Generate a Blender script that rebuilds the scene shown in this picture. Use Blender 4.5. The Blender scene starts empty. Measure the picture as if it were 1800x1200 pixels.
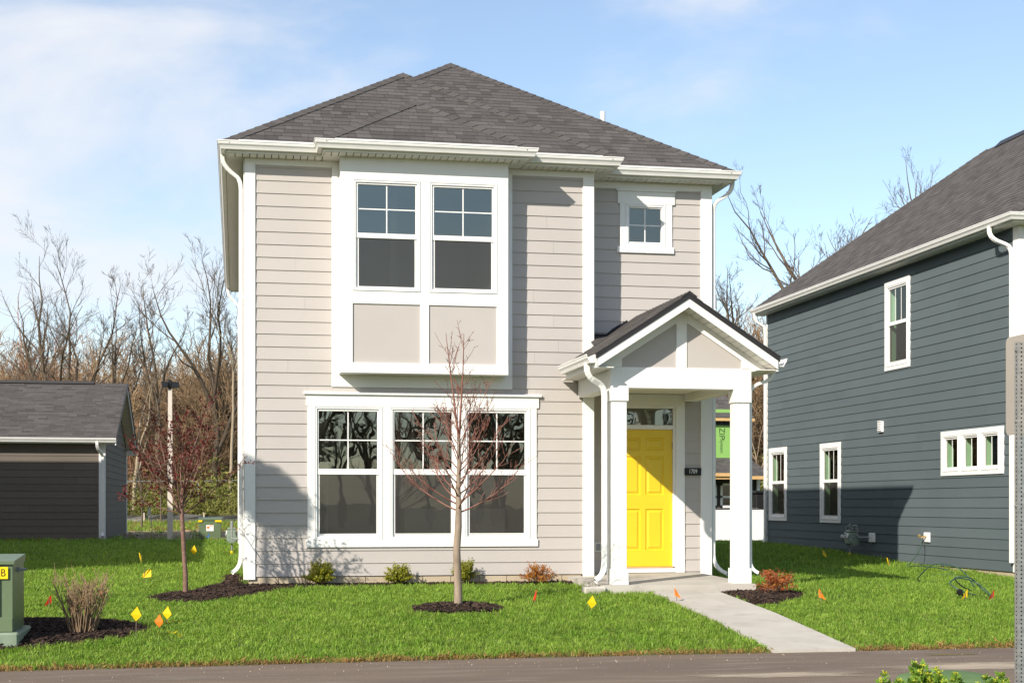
import bpy, math, random
import numpy as np
from mathutils import Vector, Matrix

R = random.Random(11)
NR = np.random.default_rng(11)
SC = bpy.context.scene
COL = SC.collection

# ------------------------------------------------------------------ camera, sky, sun, exposure
PSI = math.atan(485 / 2600.0)
CAM = Vector((-0.117, -20.88, 1.06))
cd = bpy.data.cameras.new('camera')
cam = bpy.data.objects.new('camera', cd)
COL.objects.link(cam)
cam.location = CAM
cam.rotation_euler = (math.pi / 2, 0, -PSI)
cd.sensor_width = 36.0
cd.lens = 2600 / 1800 * 36.0
cd.shift_y = (887 - 600) / 1800.0
cd.clip_start = 0.1
cd.clip_end = 3000
SC.camera = cam

SUN_L = Vector((1.0, 1.0, -0.87)).normalized()
SUN_EL = math.asin(-SUN_L.z)
SUN_ROT = math.atan2(-SUN_L.x, -SUN_L.y) % (2 * math.pi)

world = bpy.data.worlds.new('World')
SC.world = world
world.use_nodes = True
wn, wl = world.node_tree.nodes, world.node_tree.links
wn.clear()


def nd(nodes, typ, **kw):
    n = nodes.new(typ)
    for k, v in kw.items():
        setattr(n, k, v)
    return n


wout = nd(wn, 'ShaderNodeOutputWorld')
wbg = nd(wn, 'ShaderNodeBackground')
wbg.inputs['Strength'].default_value = 0.138
wsky = nd(wn, 'ShaderNodeTexSky', sky_type='NISHITA', sun_disc=False)
wsky.sun_elevation = SUN_EL
wsky.sun_rotation = SUN_ROT
wsky.altitude = 200
wsky.air_density = 1.0
wsky.dust_density = 0.5
wsky.ozone_density = 1.0
# thin wisps of high cloud, thicker towards the west
wtc = nd(wn, 'ShaderNodeTexCoord')
wmp = nd(wn, 'ShaderNodeMapping')
wmp.inputs['Scale'].default_value = (2.2, 2.2, 4.6)
wmp.inputs['Location'].default_value = (1.7, 0.4, 0.35)
wmp.inputs['Rotation'].default_value = (0.0, 0.35, 0.5)
wno = nd(wn, 'ShaderNodeTexNoise')
wno.inputs['Scale'].default_value = 1.9
wno.inputs['Detail'].default_value = 9
wno.inputs['Roughness'].default_value = 0.55
wno.inputs['Distortion'].default_value = 0.35
wdot = nd(wn, 'ShaderNodeVectorMath', operation='DOT_PRODUCT')
wdot.inputs[1].default_value = (-0.90, 0.05, 0.10)
wadd = nd(wn, 'ShaderNodeMath', operation='MULTIPLY_ADD')
wadd.inputs[1].default_value = 0.36
wramp = nd(wn, 'ShaderNodeMapRange', interpolation_type='SMOOTHSTEP')
wramp.inputs['From Min'].default_value = 0.42
wramp.inputs['From Max'].default_value = 0.80
wramp.inputs['To Min'].default_value = 0.07
wramp.inputs['To Max'].default_value = 0.95
wmix = nd(wn, 'ShaderNodeMixRGB')
wmix.inputs['Color2'].default_value = (4.75, 4.85, 5.1, 1)
wl.new(wtc.outputs['Generated'], wmp.inputs['Vector'])
wl.new(wmp.outputs['Vector'], wno.inputs['Vector'])
wl.new(wtc.outputs['Generated'], wdot.inputs[0])
wl.new(wdot.outputs['Value'], wadd.inputs[0])
wl.new(wno.outputs['Fac'], wadd.inputs[2])
wl.new(wadd.outputs[0], wramp.inputs['Value'])
wl.new(wramp.outputs[0], wmix.inputs['Fac'])
wl.new(wsky.outputs[0], wmix.inputs['Color1'])
wl.new(wmix.outputs[0], wbg.inputs['Color'])
wl.new(wbg.outputs[0], wout.inputs['Surface'])

sl = bpy.data.lights.new('sun', 'SUN')
sl.energy = 4.6
sl.angle = math.radians(0.5)
sl.color = (1.0, 0.93, 0.82)
so = bpy.data.objects.new('sun', sl)
COL.objects.link(so)
so.location = (-30, -30, 30)
so.rotation_euler = SUN_L.to_track_quat('-Z', 'Y').to_euler()

SC.view_settings.view_transform = 'Standard'
SC.view_settings.look = 'None'
SC.view_settings.exposure = 0.48
SC.view_settings.gamma = 1.0
SC.view_settings.use_curve_mapping = False
SC.render.engine = 'CYCLES'
SC.cycles.use_denoising = True
SC.cycles.max_bounces = 8
SC.cycles.transparent_max_bounces = 24
SC.cycles.caustics_reflective = False
SC.cycles.caustics_refractive = False


# ------------------------------------------------------------------ materials
def newmat(name):
    m = bpy.data.materials.new(name)
    m.use_nodes = True
    n, l = m.node_tree.nodes, m.node_tree.links
    n.clear()
    out = nd(n, 'ShaderNodeOutputMaterial')
    return m, n, l, out


def rgba(c):
    return (c[0], c[1], c[2], 1)


def mixc(n, l, fac, a, b, blend='MIX'):
    x = nd(n, 'ShaderNodeMixRGB', blend_type=blend)
    for s, v in (('Fac', fac), ('Color1', a), ('Color2', b)):
        if hasattr(v, 'is_linked') or hasattr(v, 'links'):
            l.new(v, x.inputs[s])
        elif isinstance(v, (int, float)):
            x.inputs[s].default_value = v
        else:
            x.inputs[s].default_value = rgba(v)
    return x.outputs[0]


def noise(n, l, vec, scale, detail=4, rough=0.55, stretch=(1, 1, 1), lo=0.35, hi=0.65):
    mp = nd(n, 'ShaderNodeMapping')
    mp.inputs['Scale'].default_value = stretch
    l.new(vec, mp.inputs['Vector'])
    t = nd(n, 'ShaderNodeTexNoise')
    t.inputs['Scale'].default_value = scale
    t.inputs['Detail'].default_value = detail
    t.inputs['Roughness'].default_value = rough
    l.new(mp.outputs[0], t.inputs['Vector'])
    r = nd(n, 'ShaderNodeMapRange')
    r.inputs['From Min'].default_value = lo
    r.inputs['From Max'].default_value = hi
    l.new(t.outputs['Fac'], r.inputs['Value'])
    return r.outputs[0], t.outputs['Fac']


def M(name, col, rough=0.7, col2=None, nscale=6, stretch=(1, 1, 1), col3=None, n3=40, st3=(1, 1, 1), lo3=0.5, hi3=0.75,
      bump=0.0, bscale=80, bstretch=(1, 1, 1), metal=0.0, spec=0.3, rand=0.0, tone=0.0, transl=0.0, lo=0.35, hi=0.65, bdist=0.004):
    m, n, l, out = newmat(name)
    geo = nd(n, 'ShaderNodeNewGeometry')
    pos = geo.outputs['Position']
    c = nd(n, 'ShaderNodeRGB')
    c.outputs[0].default_value = rgba(col)
    c = c.outputs[0]
    if col2 is not None:
        f, _ = noise(n, l, pos, nscale, stretch=stretch, lo=lo, hi=hi)
        c = mixc(n, l, f, c, col2)
    if col3 is not None:
        f, _ = noise(n, l, pos, n3, stretch=st3, lo=lo3, hi=hi3)
        c = mixc(n, l, f, c, col3)
    if rand:
        oi = nd(n, 'ShaderNodeObjectInfo')
        r = nd(n, 'ShaderNodeMapRange')
        r.inputs['To Min'].default_value = 1 - rand
        r.inputs['To Max'].default_value = 1 + rand
        l.new(oi.outputs['Random'], r.inputs['Value'])
        c = mixc(n, l, 1.0, c, r.outputs[0], 'MULTIPLY')
    if tone:
        at = nd(n, 'ShaderNodeAttribute')
        at.attribute_name = 'tone'
        r = nd(n, 'ShaderNodeMapRange')
        r.inputs['To Min'].default_value = 1 - tone
        r.inputs['To Max'].default_value = 1 + tone
        l.new(at.outputs['Fac'], r.inputs['Value'])
        c = mixc(n, l, 1.0, c, r.outputs[0], 'MULTIPLY')
    p = nd(n, 'ShaderNodeBsdfPrincipled')
    l.new(c, p.inputs['Base Color'])
    p.inputs['Roughness'].default_value = rough
    p.inputs['Metallic'].default_value = metal
    p.inputs['Specular IOR Level'].default_value = spec
    if bump:
        _, f = noise(n, l, pos, bscale, detail=5, stretch=bstretch)
        b = nd(n, 'ShaderNodeBump')
        b.inputs['Strength'].default_value = bump
        b.inputs['Distance'].default_value = bdist
        l.new(f, b.inputs['Height'])
        l.new(b.outputs[0], p.inputs['Normal'])
    sh = p.outputs[0]
    if transl:
        tr = nd(n, 'ShaderNodeBsdfTranslucent')
        l.new(c, tr.inputs['Color'])
        mx = nd(n, 'ShaderNodeMixShader')
        mx.inputs[0].default_value = transl
        l.new(sh, mx.inputs[1])
        l.new(tr.outputs[0], mx.inputs[2])
        sh = mx.outputs[0]
    l.new(sh, out.inputs['Surface'])
    return m


def glass_mat(name, ior, tint, wob=0.0014):
    m, n, l, out = newmat(name)
    geo = nd(n, 'ShaderNodeNewGeometry')
    _, f = noise(n, l, geo.outputs['Position'], 1.6, detail=2)
    b = nd(n, 'ShaderNodeBump')
    b.inputs['Strength'].default_value = 1.0
    b.inputs['Distance'].default_value = wob
    l.new(f, b.inputs['Height'])
    f0 = ior
    dt = nd(n, 'ShaderNodeVectorMath', operation='DOT_PRODUCT')
    l.new(geo.outputs['Normal'], dt.inputs[0])
    l.new(geo.outputs['Incoming'], dt.inputs[1])
    ab = nd(n, 'ShaderNodeMath', operation='ABSOLUTE')
    l.new(dt.outputs['Value'], ab.inputs[0])
    inv = nd(n, 'ShaderNodeMath', operation='SUBTRACT', use_clamp=True)
    inv.inputs[0].default_value = 1.0
    l.new(ab.outputs[0], inv.inputs[1])
    pw = nd(n, 'ShaderNodeMath', operation='POWER')
    pw.inputs[1].default_value = 5.0
    l.new(inv.outputs[0], pw.inputs[0])
    fr = nd(n, 'ShaderNodeMath', operation='MULTIPLY_ADD', use_clamp=True)
    fr.inputs[1].default_value = 1 - f0
    fr.inputs[2].default_value = f0
    l.new(pw.outputs[0], fr.inputs[0])
    g = nd(n, 'ShaderNodeBsdfGlossy')
    g.inputs['Roughness'].default_value = 0.0
    g.inputs['Color'].default_value = (0.92, 0.97, 0.88, 1)
    l.new(b.outputs[0], g.inputs['Normal'])
    t = nd(n, 'ShaderNodeBsdfTransparent')
    t.inputs['Color'].default_value = rgba(tint)
    mx = nd(n, 'ShaderNodeMixShader')
    l.new(fr.outputs[0], mx.inputs[0])
    l.new(t.outputs[0], mx.inputs[1])
    l.new(g.outputs[0], mx.inputs[2])
    l.new(mx.outputs[0], out.inputs['Surface'])
    return m


def screen_mat(name):
    m, n, l, out = newmat(name)
    d = nd(n, 'ShaderNodeBsdfDiffuse')
    d.inputs['Color'].default_value = (0.075, 0.070, 0.066, 1)
    t = nd(n, 'ShaderNodeBsdfTransparent')
    mx = nd(n, 'ShaderNodeMixShader')
    mx.inputs[0].default_value = 0.50
    l.new(t.outputs[0], mx.inputs[1])
    l.new(d.outputs[0], mx.inputs[2])
    l.new(mx.outputs[0], out.inputs['Surface'])
    return m


WHITE = M('white trim', (0.80, 0.79, 0.765), 0.55, (0.77, 0.76, 0.73), 3, bump=0.5, bscale=45, bstretch=(1, 1, 0.35), bdist=0.004)
VINYL = M('white vinyl', (0.82, 0.81, 0.79), 0.35, (0.79, 0.78, 0.76), 5)
METALW = M('white painted aluminium', (0.80, 0.79, 0.76), 0.38, (0.75, 0.74, 0.71), 4, spec=0.5)
SOFFIT = M('vented soffit', (0.76, 0.74, 0.69), 0.5)
SIDING = M('greige lap siding', (0.465, 0.428, 0.400), 0.75, (0.445, 0.410, 0.384), 1.2, rand=0.02,
           bump=0.35, bscale=10, bstretch=(4, 4, 60), bdist=0.002)
PANELM = M('greige panel', (0.465, 0.428, 0.400), 0.75, (0.45, 0.414, 0.388), 2, bump=0.3, bscale=10, bstretch=(50, 50, 3), bdist=0.002)
BLUE = M('slate blue lap siding', (0.098, 0.123, 0.131), 0.72, (0.090, 0.114, 0.122), 0.8, rand=0.06,
         bump=0.35, bscale=10, bstretch=(4, 4, 60), bdist=0.002)
TAUPE = M('taupe lap siding', (0.155, 0.130, 0.108), 0.75, (0.142, 0.119, 0.098), 0.8, rand=0.06,
          bump=0.35, bscale=10, bstretch=(4, 4, 60), bdist=0.002)
SHING = M('asphalt shingle', (0.092, 0.084, 0.081), 0.92, (0.081, 0.074, 0.071), 1.5, col3=(0.138, 0.126, 0.120), n3=160, lo3=0.56, hi3=0.72,
          tone=0.22, bump=0.8, bscale=260, bdist=0.003, spec=0.15)
SHINGD = M('shingle underlay', (0.05, 0.046, 0.045), 0.95)
BLACKM = M('black metal edge', (0.022, 0.020, 0.020), 0.45, spec=0.4)
MEMB = M('black membrane', (0.015, 0.015, 0.018), 0.5, bump=0.6, bscale=14, bdist=0.02)
DOORY = M('yellow door paint', (0.78, 0.54, 0.022), 0.34, (0.75, 0.515, 0.020), 4, spec=0.5)
CONC = M('concrete', (0.50, 0.465, 0.41), 0.9, (0.42, 0.385, 0.335), 1.3, col3=(0.36, 0.325, 0.28), n3=5, lo3=0.55, hi3=0.8, bump=0.4, bscale=120)
FOUND = M('foundation concrete', (0.50, 0.42, 0.30), 0.9, (0.42, 0.34, 0.24), 1.8, bump=0.6, bscale=40)
DRYW = M('interior drywall', (0.56, 0.55, 0.52), 0.9, (0.52, 0.51, 0.49), 0.8)
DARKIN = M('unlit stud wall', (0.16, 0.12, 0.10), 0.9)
FLOORIN = M('interior floor', (0.22, 0.18, 0.14), 0.7)
GREENJ = M('green sheathing', (0.40, 0.60, 0.38), 0.7, (0.44, 0.64, 0.42), 3)
ZIPG = M('bright green sheathing', (0.235, 0.44, 0.115), 0.65, (0.21, 0.40, 0.105), 0.8)
TAPE = M('black seam tape', (0.012, 0.012, 0.013), 0.5, col3=(0.35, 0.35, 0.35), n3=24, lo3=0.62, hi3=0.66)
PRINT = M('dark print', (0.03, 0.07, 0.025), 0.7)
LUMBER = M('raw lumber', (0.62, 0.40, 0.18), 0.8, (0.54, 0.33, 0.14), 4)
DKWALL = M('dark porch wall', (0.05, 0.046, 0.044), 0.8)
GLASS = glass_mat('window glass', 0.17, (0.70, 0.74, 0.71))
GLASS2 = glass_mat('side window glass', 0.08, (0.80, 0.84, 0.80))
SCREEN = screen_mat('insect screen')
GREENM = M('green transformer enamel', (0.125, 0.170, 0.092), 0.42, (0.105, 0.148, 0.080), 1.2, spec=0.45, col3=(0.20, 0.25, 0.17), n3=7, lo3=0.6, hi3=0.9)
GREENP = M('green fibreglass pad', (0.22, 0.28, 0.20), 0.7, (0.18, 0.23, 0.16), 9)
YLAB = M('yellow label', (0.90, 0.62, 0.005), 0.5)
BLK = M('black', (0.012, 0.012, 0.012), 0.5)
GALV = M('galvanised steel', (0.42, 0.42, 0.41), 0.42, (0.30, 0.30, 0.30), 30, metal=0.55, spec=0.5)
SIGNB = M('bare aluminium sign back', (0.40, 0.36, 0.31), 0.55, (0.36, 0.325, 0.285), 2.5, metal=0.15)
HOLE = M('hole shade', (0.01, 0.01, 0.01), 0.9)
STEEL = M('grey pipe', (0.20, 0.215, 0.21), 0.5, (0.26, 0.27, 0.27), 40, spec=0.5)
METERG = M('grey green meter enamel', (0.21, 0.265, 0.215), 0.45, (0.18, 0.23, 0.185), 12, spec=0.45)
BRASS = M('brass', (0.62, 0.44, 0.20), 0.35, metal=0.7)
HOSEM = M('green hose', (0.028, 0.060, 0.042), 0.4, (0.045, 0.09, 0.062), 12, spec=0.5)
ASPH = M('weathered asphalt', (0.178, 0.132, 0.098), 0.9, (0.140, 0.105, 0.080), 0.7, stretch=(0.5, 2.2, 1), col3=(0.21, 0.170, 0.135), n3=2.2, st3=(0.45, 2.6, 1),
         lo3=0.52, hi3=0.75, bump=0.5, bscale=150)
SAND = M('washed sand', (0.40, 0.33, 0.245), 0.95, (0.30, 0.245, 0.185), 6, stretch=(0.6, 2, 1), bump=0.4, bscale=90)


def worn_edge(m, lo, hi):
    """let the sheet thin out in streaks towards its rim (rim distance kept in the vertex attribute 'rim')"""
    n, l = m.node_tree.nodes, m.node_tree.links
    out = [x for x in n if x.type == 'OUTPUT_MATERIAL'][0]
    src = out.inputs['Surface'].links[0].from_socket
    geo = nd(n, 'ShaderNodeNewGeometry')
    f, raw = noise(n, l, geo.outputs['Position'], 5, detail=7, rough=.65, stretch=(.45, 2.6, 1))
    at = nd(n, 'ShaderNodeAttribute')
    at.attribute_name = 'rim'
    ad = nd(n, 'ShaderNodeMath', operation='ADD')
    l.new(raw, ad.inputs[0])
    l.new(at.outputs['Fac'], ad.inputs[1])
    mr = nd(n, 'ShaderNodeMapRange')
    mr.inputs['From Min'].default_value = lo
    mr.inputs['From Max'].default_value = hi
    l.new(ad.outputs[0], mr.inputs['Value'])
    tr = nd(n, 'ShaderNodeBsdfTransparent')
    mx = nd(n, 'ShaderNodeMixShader')
    l.new(mr.outputs[0], mx.inputs[0])
    l.new(tr.outputs[0], mx.inputs[1])
    l.new(src, mx.inputs[2])
    l.new(mx.outputs[0], out.inputs['Surface'])


worn_edge(SAND, 0.75, 1.15)
PEBB = M('pebbles', (0.30, 0.24, 0.18), 0.9, rand=0.6)
SOIL = M('lawn soil', (0.09, 0.12, 0.028), 0.95, (0.075, 0.08, 0.028), 3)
DIRT = M('bare dirt', (0.34, 0.25, 0.15), 0.95, (0.25, 0.19, 0.11), 1.4, col3=(0.15, 0.17, 0.05), n3=3.5, lo3=0.5, hi3=0.7, bump=0.5, bscale=30)
MULCH = M('bark mulch', (0.024, 0.014, 0.010), 0.95, (0.016, 0.010, 0.008), 9, bump=0.8, bscale=60, bdist=0.02)
CHIP = M('bark chips', (0.040, 0.024, 0.017), 0.9, rand=0.8)
FABR = M('silt fabric', (0.085, 0.08, 0.075), 0.5, (0.16, 0.15, 0.14), 1.1, stretch=(0.6, 1, 3), spec=0.5)
STAKE = M('pale wood stake', (0.55, 0.47, 0.36), 0.85)
POLEC = M('concrete pole', (0.66, 0.59, 0.51), 0.85, (0.60, 0.53, 0.46), 14, bump=0.3, bscale=60)
DKLAMP = M('dark lamp housing', (0.014, 0.016, 0.019), 0.45)
VANW = M('white vehicle paint', (0.80, 0.80, 0.79), 0.22, spec=0.5)
RUB = M('rubber', (0.018, 0.017, 0.016), 0.85)
DGLASS = M('dark vehicle glass', (0.012, 0.014, 0.016), 0.06, spec=0.6)
BARK = M('grey brown bark', (0.165, 0.125, 0.085), 0.9, (0.105, 0.078, 0.054), 5, stretch=(1, 1, 0.25), bump=0.8, bscale=18, bdist=0.03)
BARKD = M('dark bark', (0.095, 0.070, 0.048), 0.9, (0.060, 0.045, 0.032), 5, stretch=(1, 1, 0.25), bump=0.8, bscale=18, bdist=0.03)
BARKP = M('pale bark', (0.36, 0.29, 0.20), 0.9, (0.26, 0.20, 0.14), 4, stretch=(1, 1, 0.3))
TWIG = M('bare twigs', (0.15, 0.115, 0.085), 0.9, rand=0.15)
BRUSHM = M('brown brush', (0.300, 0.205, 0.115), 0.9, (0.23, 0.150, 0.085), 0.35, rand=0.45, col3=(0.26, 0.115, 0.075), n3=0.12, lo3=0.56, hi3=0.66)
BUDG = M('spring buds', (0.17, 0.19, 0.045), 0.8, (0.23, 0.215, 0.06), 0.6, rand=0.4, transl=0.3)
SAPB = M('sapling bark', (0.32, 0.245, 0.182), 0.8, (0.215, 0.165, 0.122), 14, stretch=(1, 1, 0.4), bump=0.4, bscale=60)
REDTW = M('red maple twigs', (0.195, 0.070, 0.052), 0.6, (0.25, 0.125, 0.092), 9)
PLUMB = M('plum bark', (0.155, 0.082, 0.060), 0.7, (0.22, 0.13, 0.10), 18, stretch=(1, 1, 2.2))
PLUML = M('plum leaves', (0.115, 0.012, 0.013), 0.55, (0.165, 0.030, 0.022), 25, transl=0.3)
TANSTEM = M('dormant stems', (0.33, 0.225, 0.135), 0.85, (0.22, 0.15, 0.095), 14, rand=0.1)
TANBUD = M('new buds', (0.42, 0.30, 0.07), 0.8, (0.40, 0.22, 0.07), 12)
BOXL = M('boxwood leaves', (0.20, 0.225, 0.018), 0.45, (0.31, 0.30, 0.025), 22, transl=0.3)
SPIO = M('golden orange leaves', (0.47, 0.21, 0.022), 0.6, (0.30, 0.075, 0.015), 28, transl=0.3)
SPIR = M('russet leaves', (0.44, 0.115, 0.032), 0.6, (0.26, 0.050, 0.020), 28, col3=(0.42, 0.22, 0.03), n3=14, transl=0.3)
WEEDL = M('mustard leaves', (0.13, 0.25, 0.030), 0.5, (0.19, 0.31, 0.045), 30, transl=0.35)
WEEDB = M('mustard buds', (0.48, 0.48, 0.035), 0.6, (0.32, 0.38, 0.03), 60)
FLY = M('yellow flag vinyl', (0.92, 0.66, 0.012), 0.45, transl=0.25)
FLO = M('orange flag vinyl', (0.90, 0.24, 0.025), 0.45, transl=0.25)
FLR = M('red flag vinyl', (0.72, 0.060, 0.020), 0.45, transl=0.25)
FLW = M('white flag vinyl', (0.85, 0.80, 0.62), 0.45, transl=0.25)
FLB = M('blue flag vinyl', (0.02, 0.14, 0.50), 0.45, transl=0.25)
DOMEG = M('matte green lid', (0.115, 0.185, 0.075), 0.75, (0.10, 0.165, 0.068), 9, spec=0.15)
WIRE = M('flag wire', (0.22, 0.17, 0.13), 0.5, metal=0.4)
GRASS = M('grass blades', (0.160, 0.290, 0.028), 0.5, (0.220, 0.350, 0.040), 1.1, col3=(0.33, 0.42, 0.080), n3=10.0, lo3=0.48, hi3=0.72, rand=0.34, transl=0.35, spec=0.3)
STRAW = M('dry grass', (0.36, 0.22, 0.075), 0.8, (0.25, 0.155, 0.055), 6, rand=0.3, transl=0.25)
PUDD = M('damp stain', (0.16, 0.135, 0.055), 0.85, spec=0.1)
LEAFDRY = M('dead leaves', (0.32, 0.20, 0.09), 0.9, rand=0.4)
CREAM = M('off white plastic', (0.62, 0.60, 0.56), 0.5)
PAPER = M('white sticker', (0.80, 0.78, 0.74), 0.6)

worn_edge(PUDD, 0.7, 0.95)
# ------------------------------------------------------------------ mesh builder
WM = {}


def wmat(o):
    return WM[o.name] if o is not None else Matrix.Identity(4)


def link(name, data, parent=None, W=None):
    o = bpy.data.objects.new(name, data)
    COL.objects.link(o)
    W = Matrix.Identity(4) if W is None else W
    WM[o.name] = W
    if parent is not None:
        o.parent = parent
        o.matrix_basis = wmat(parent).inverted() @ W
    else:
        o.matrix_basis = W
    return o


class MB:
    def __init__(s):
        s.v, s.f, s.m, s.t = [], [], [], None
        s.mi = 0

    def add(s, vs, fs):
        o = len(s.v)
        s.v.extend([tuple(v) for v in vs])
        for f in fs:
            s.f.append(tuple(i + o for i in f))
            s.m.append(s.mi)
        return s

    def quad(s, a, b, c, d):
        return s.add([a, b, c, d], [(0, 1, 2, 3)])

    def poly(s, pts):
        return s.add(pts, [tuple(range(len(pts)))])

    def box(s, x0, x1, y0, y1, z0, z1, b=0.0):
        if b <= 0:
            v = [(x, y, z) for x in (x0, x1) for y in (y0, y1) for z in (z0, z1)]
            return s.add(v, [(0, 1, 3, 2), (4, 6, 7, 5), (0, 4, 5, 1), (2, 3, 7, 6), (0, 2, 6, 4), (1, 5, 7, 3)])
        b = min(b, (x1 - x0) * .45, (y1 - y0) * .45, (z1 - z0) * .45)
        lo, hi = (x0, y0, z0), (x1, y1, z1)
        vs, idx = [], {}
        for cx in (0, 1):
            for cy in (0, 1):
                for cz in (0, 1):
                    c = (cx, cy, cz)
                    for ax in range(3):
                        p = []
                        for k in range(3):
                            e = hi[k] if c[k] else lo[k]
                            if k != ax:
                                e += -b if c[k] else b
                            p.append(e)
                        idx[(c, ax)] = len(vs)
                        vs.append(tuple(p))
        fs = []
        for ax in range(3):
            o1, o2 = [k for k in range(3) if k != ax]
            for sd in (0, 1):
                ring = []
                for (a, c2) in ((0, 0), (1, 0), (1, 1), (0, 1)):
                    c = [0, 0, 0]
                    c[ax] = sd
                    c[o1] = a
                    c[o2] = c2
                    ring.append(idx[(tuple(c), ax)])
                fs.append(tuple(ring))
        for ax in range(3):
            o1, o2 = [k for k in range(3) if k != ax]
            for a in (0, 1):
                for c2 in (0, 1):
                    c0 = [0, 0, 0]
                    c0[o1], c0[o2] = a, c2
                    c1 = list(c0)
                    c1[ax] = 1
                    c0, c1 = tuple(c0), tuple(c1)
                    fs.append((idx[(c0, o1)], idx[(c1, o1)], idx[(c1, o2)], idx[(c0, o2)]))
        for cx in (0, 1):
            for cy in (0, 1):
                for cz in (0, 1):
                    c = (cx, cy, cz)
                    fs.append(tuple(idx[(c, k)] for k in range(3)))
        return s.add(vs, fs)

    def prism(s, poly, axis, a, b):
        """poly: 2-D points in the two other axes, extruded along axis from a to b"""
        n = len(poly)

        def P(p, t):
            if axis == 0:
                return (t, p[0], p[1])
            if axis == 1:
                return (p[0], t, p[1])
            return (p[0], p[1], t)
        v = [P(p, a) for p in poly] + [P(p, b) for p in poly]
        f = [tuple(range(n)), tuple(range(2 * n - 1, n - 1, -1))]
        f += [(i, (i + 1) % n, n + (i + 1) % n, n + i) for i in range(n)]
        return s.add(v, f)

    def tube(s, pts, rad, n=8, cap=True):
        pts = [Vector(p) for p in pts]
        K = len(pts)
        if not hasattr(rad, '__len__'):
            rad = [rad] * K
        up = Vector((0.13, 0.29, 0.95))
        vs = []
        for i, p in enumerate(pts):
            d = (pts[min(i + 1, K - 1)] - pts[max(i - 1, 0)])
            d = d.normalized() if d.length > 1e-9 else Vector((0, 0, 1))
            a = d.cross(up)
            if a.length < 1e-3:
                a = d.cross(Vector((1, 0, 0)))
            a.normalize()
            b = d.cross(a)
            for k in range(n):
                t = 2 * math.pi * k / n
                vs.append(p + rad[i] * (math.cos(t) * a + math.sin(t) * b))
        fs = []
        for i in range(K - 1):
            for k in range(n):
                fs.append((i * n + k, i * n + (k + 1) % n, (i + 1) * n + (k + 1) % n, (i + 1) * n + k))
        if cap:
            fs.append(tuple(range(n - 1, -1, -1)))
            fs.append(tuple((K - 1) * n + k for k in range(n)))
        return s.add(vs, fs)

    def cyl(s, p0, p1, r, n=16, r1=None):
        return s.tube([p0, p1], [r, r if r1 is None else r1], n)

    def sweep(s, prof, path, closed_prof=True, cap=True):
        """prof: (outward, z) points; path: xyz points, outward = right-hand side of travel, mitred"""
        n, K = len(prof), len(path)
        P = [Vector(p) for p in path]
        vs = []
        for i in range(K):
            ds = []
            if i > 0:
                ds.append((P[i] - P[i - 1]).xy.normalized())
            if i < K - 1:
                ds.append((P[i + 1] - P[i]).xy.normalized())
            ns = [Vector((d.y, -d.x)) for d in ds]
            if len(ns) == 1:
                m = ns[0]
            else:
                m = ns[0] + ns[1]
                m = m / max(0.3, m.dot(ns[0]))
            for (o, z) in prof:
                vs.append((P[i].x + m.x * o, P[i].y + m.y * o, P[i].z + z))
        fs = []
        rng = n if closed_prof else n - 1
        for i in range(K - 1):
            for k in range(rng):
                fs.append((i * n + k, (i + 1) * n + k, (i + 1) * n + (k + 1) % n, i * n + (k + 1) % n))
        if cap and closed_prof:
            fs.append(tuple(range(n)))
            fs.append(tuple((K - 1) * n + k for k in range(n - 1, -1, -1)))
        return s.add(vs, fs)

    def build(s, name, mat, parent=None, W=None, smooth=False, refix=True):
        me = bpy.data.meshes.new(name)
        me.from_pydata(s.v, [], s.f)
        for m in (mat if isinstance(mat, (list, tuple)) else [mat]):
            me.materials.append(m)
        if any(s.m):
            me.polygons.foreach_set('material_index', s.m)
        if s.t is not None:
            at = me.attributes.new('tone', 'FLOAT', 'FACE')
            at.data.foreach_set('value', s.t)
        if smooth:
            me.polygons.foreach_set('use_smooth', [True] * len(s.f))
        if refix:
            fix(me)
        return link(name, me, parent, W)


def fix(me):
    import bmesh
    bm = bmesh.new()
    bm.from_mesh(me)
    bmesh.ops.recalc_face_normals(bm, faces=bm.faces)
    bm.to_mesh(me)
    bm.free()
    me.update()


def thing(name, label, cat, loc=(0, 0, 0), group=None, rz=0.0):
    o = bpy.data.objects.new(name, None)
    COL.objects.link(o)
    o.empty_display_size = 0.2
    W = Matrix.Translation(Vector(loc)) @ Matrix.Rotation(rz, 4, 'Z')
    o.matrix_basis = W
    WM[o.name] = W
    tag(o, label, cat, group)
    return o


def tag(o, label, cat=None, group=None):
    if label:
        o['label'] = label
    if cat:
        o['category'] = cat
    if group:
        o['group'] = group
    return o


def kind(o, k):
    o['kind'] = k
    return o


def copy_thing(root, W, label=None, group=None):
    def cp(o, par):
        c = o.copy()
        COL.objects.link(c)
        if par is not None:
            c.parent = par
        for ch in [x for x in CHILD.get(o.name, [])]:
            cp(ch, c)
        return c
    CHILD = {}
    for o in COL.objects:
        if o.parent is not None:
            CHILD.setdefault(o.parent.name, []).append(o)
    r = cp(root, None)
    r.matrix_basis = W
    WM[r.name] = W
    if label:
        r['label'] = label
    if group:
        r['group'] = group
    return r


def FR(ox, oy, ang):
    """wall frame: local x runs right along the wall as seen from outside, -y is outwards, z up"""
    return Matrix.Translation((ox, oy, 0)) @ Matrix.Rotation(ang, 4, 'Z')


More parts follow.
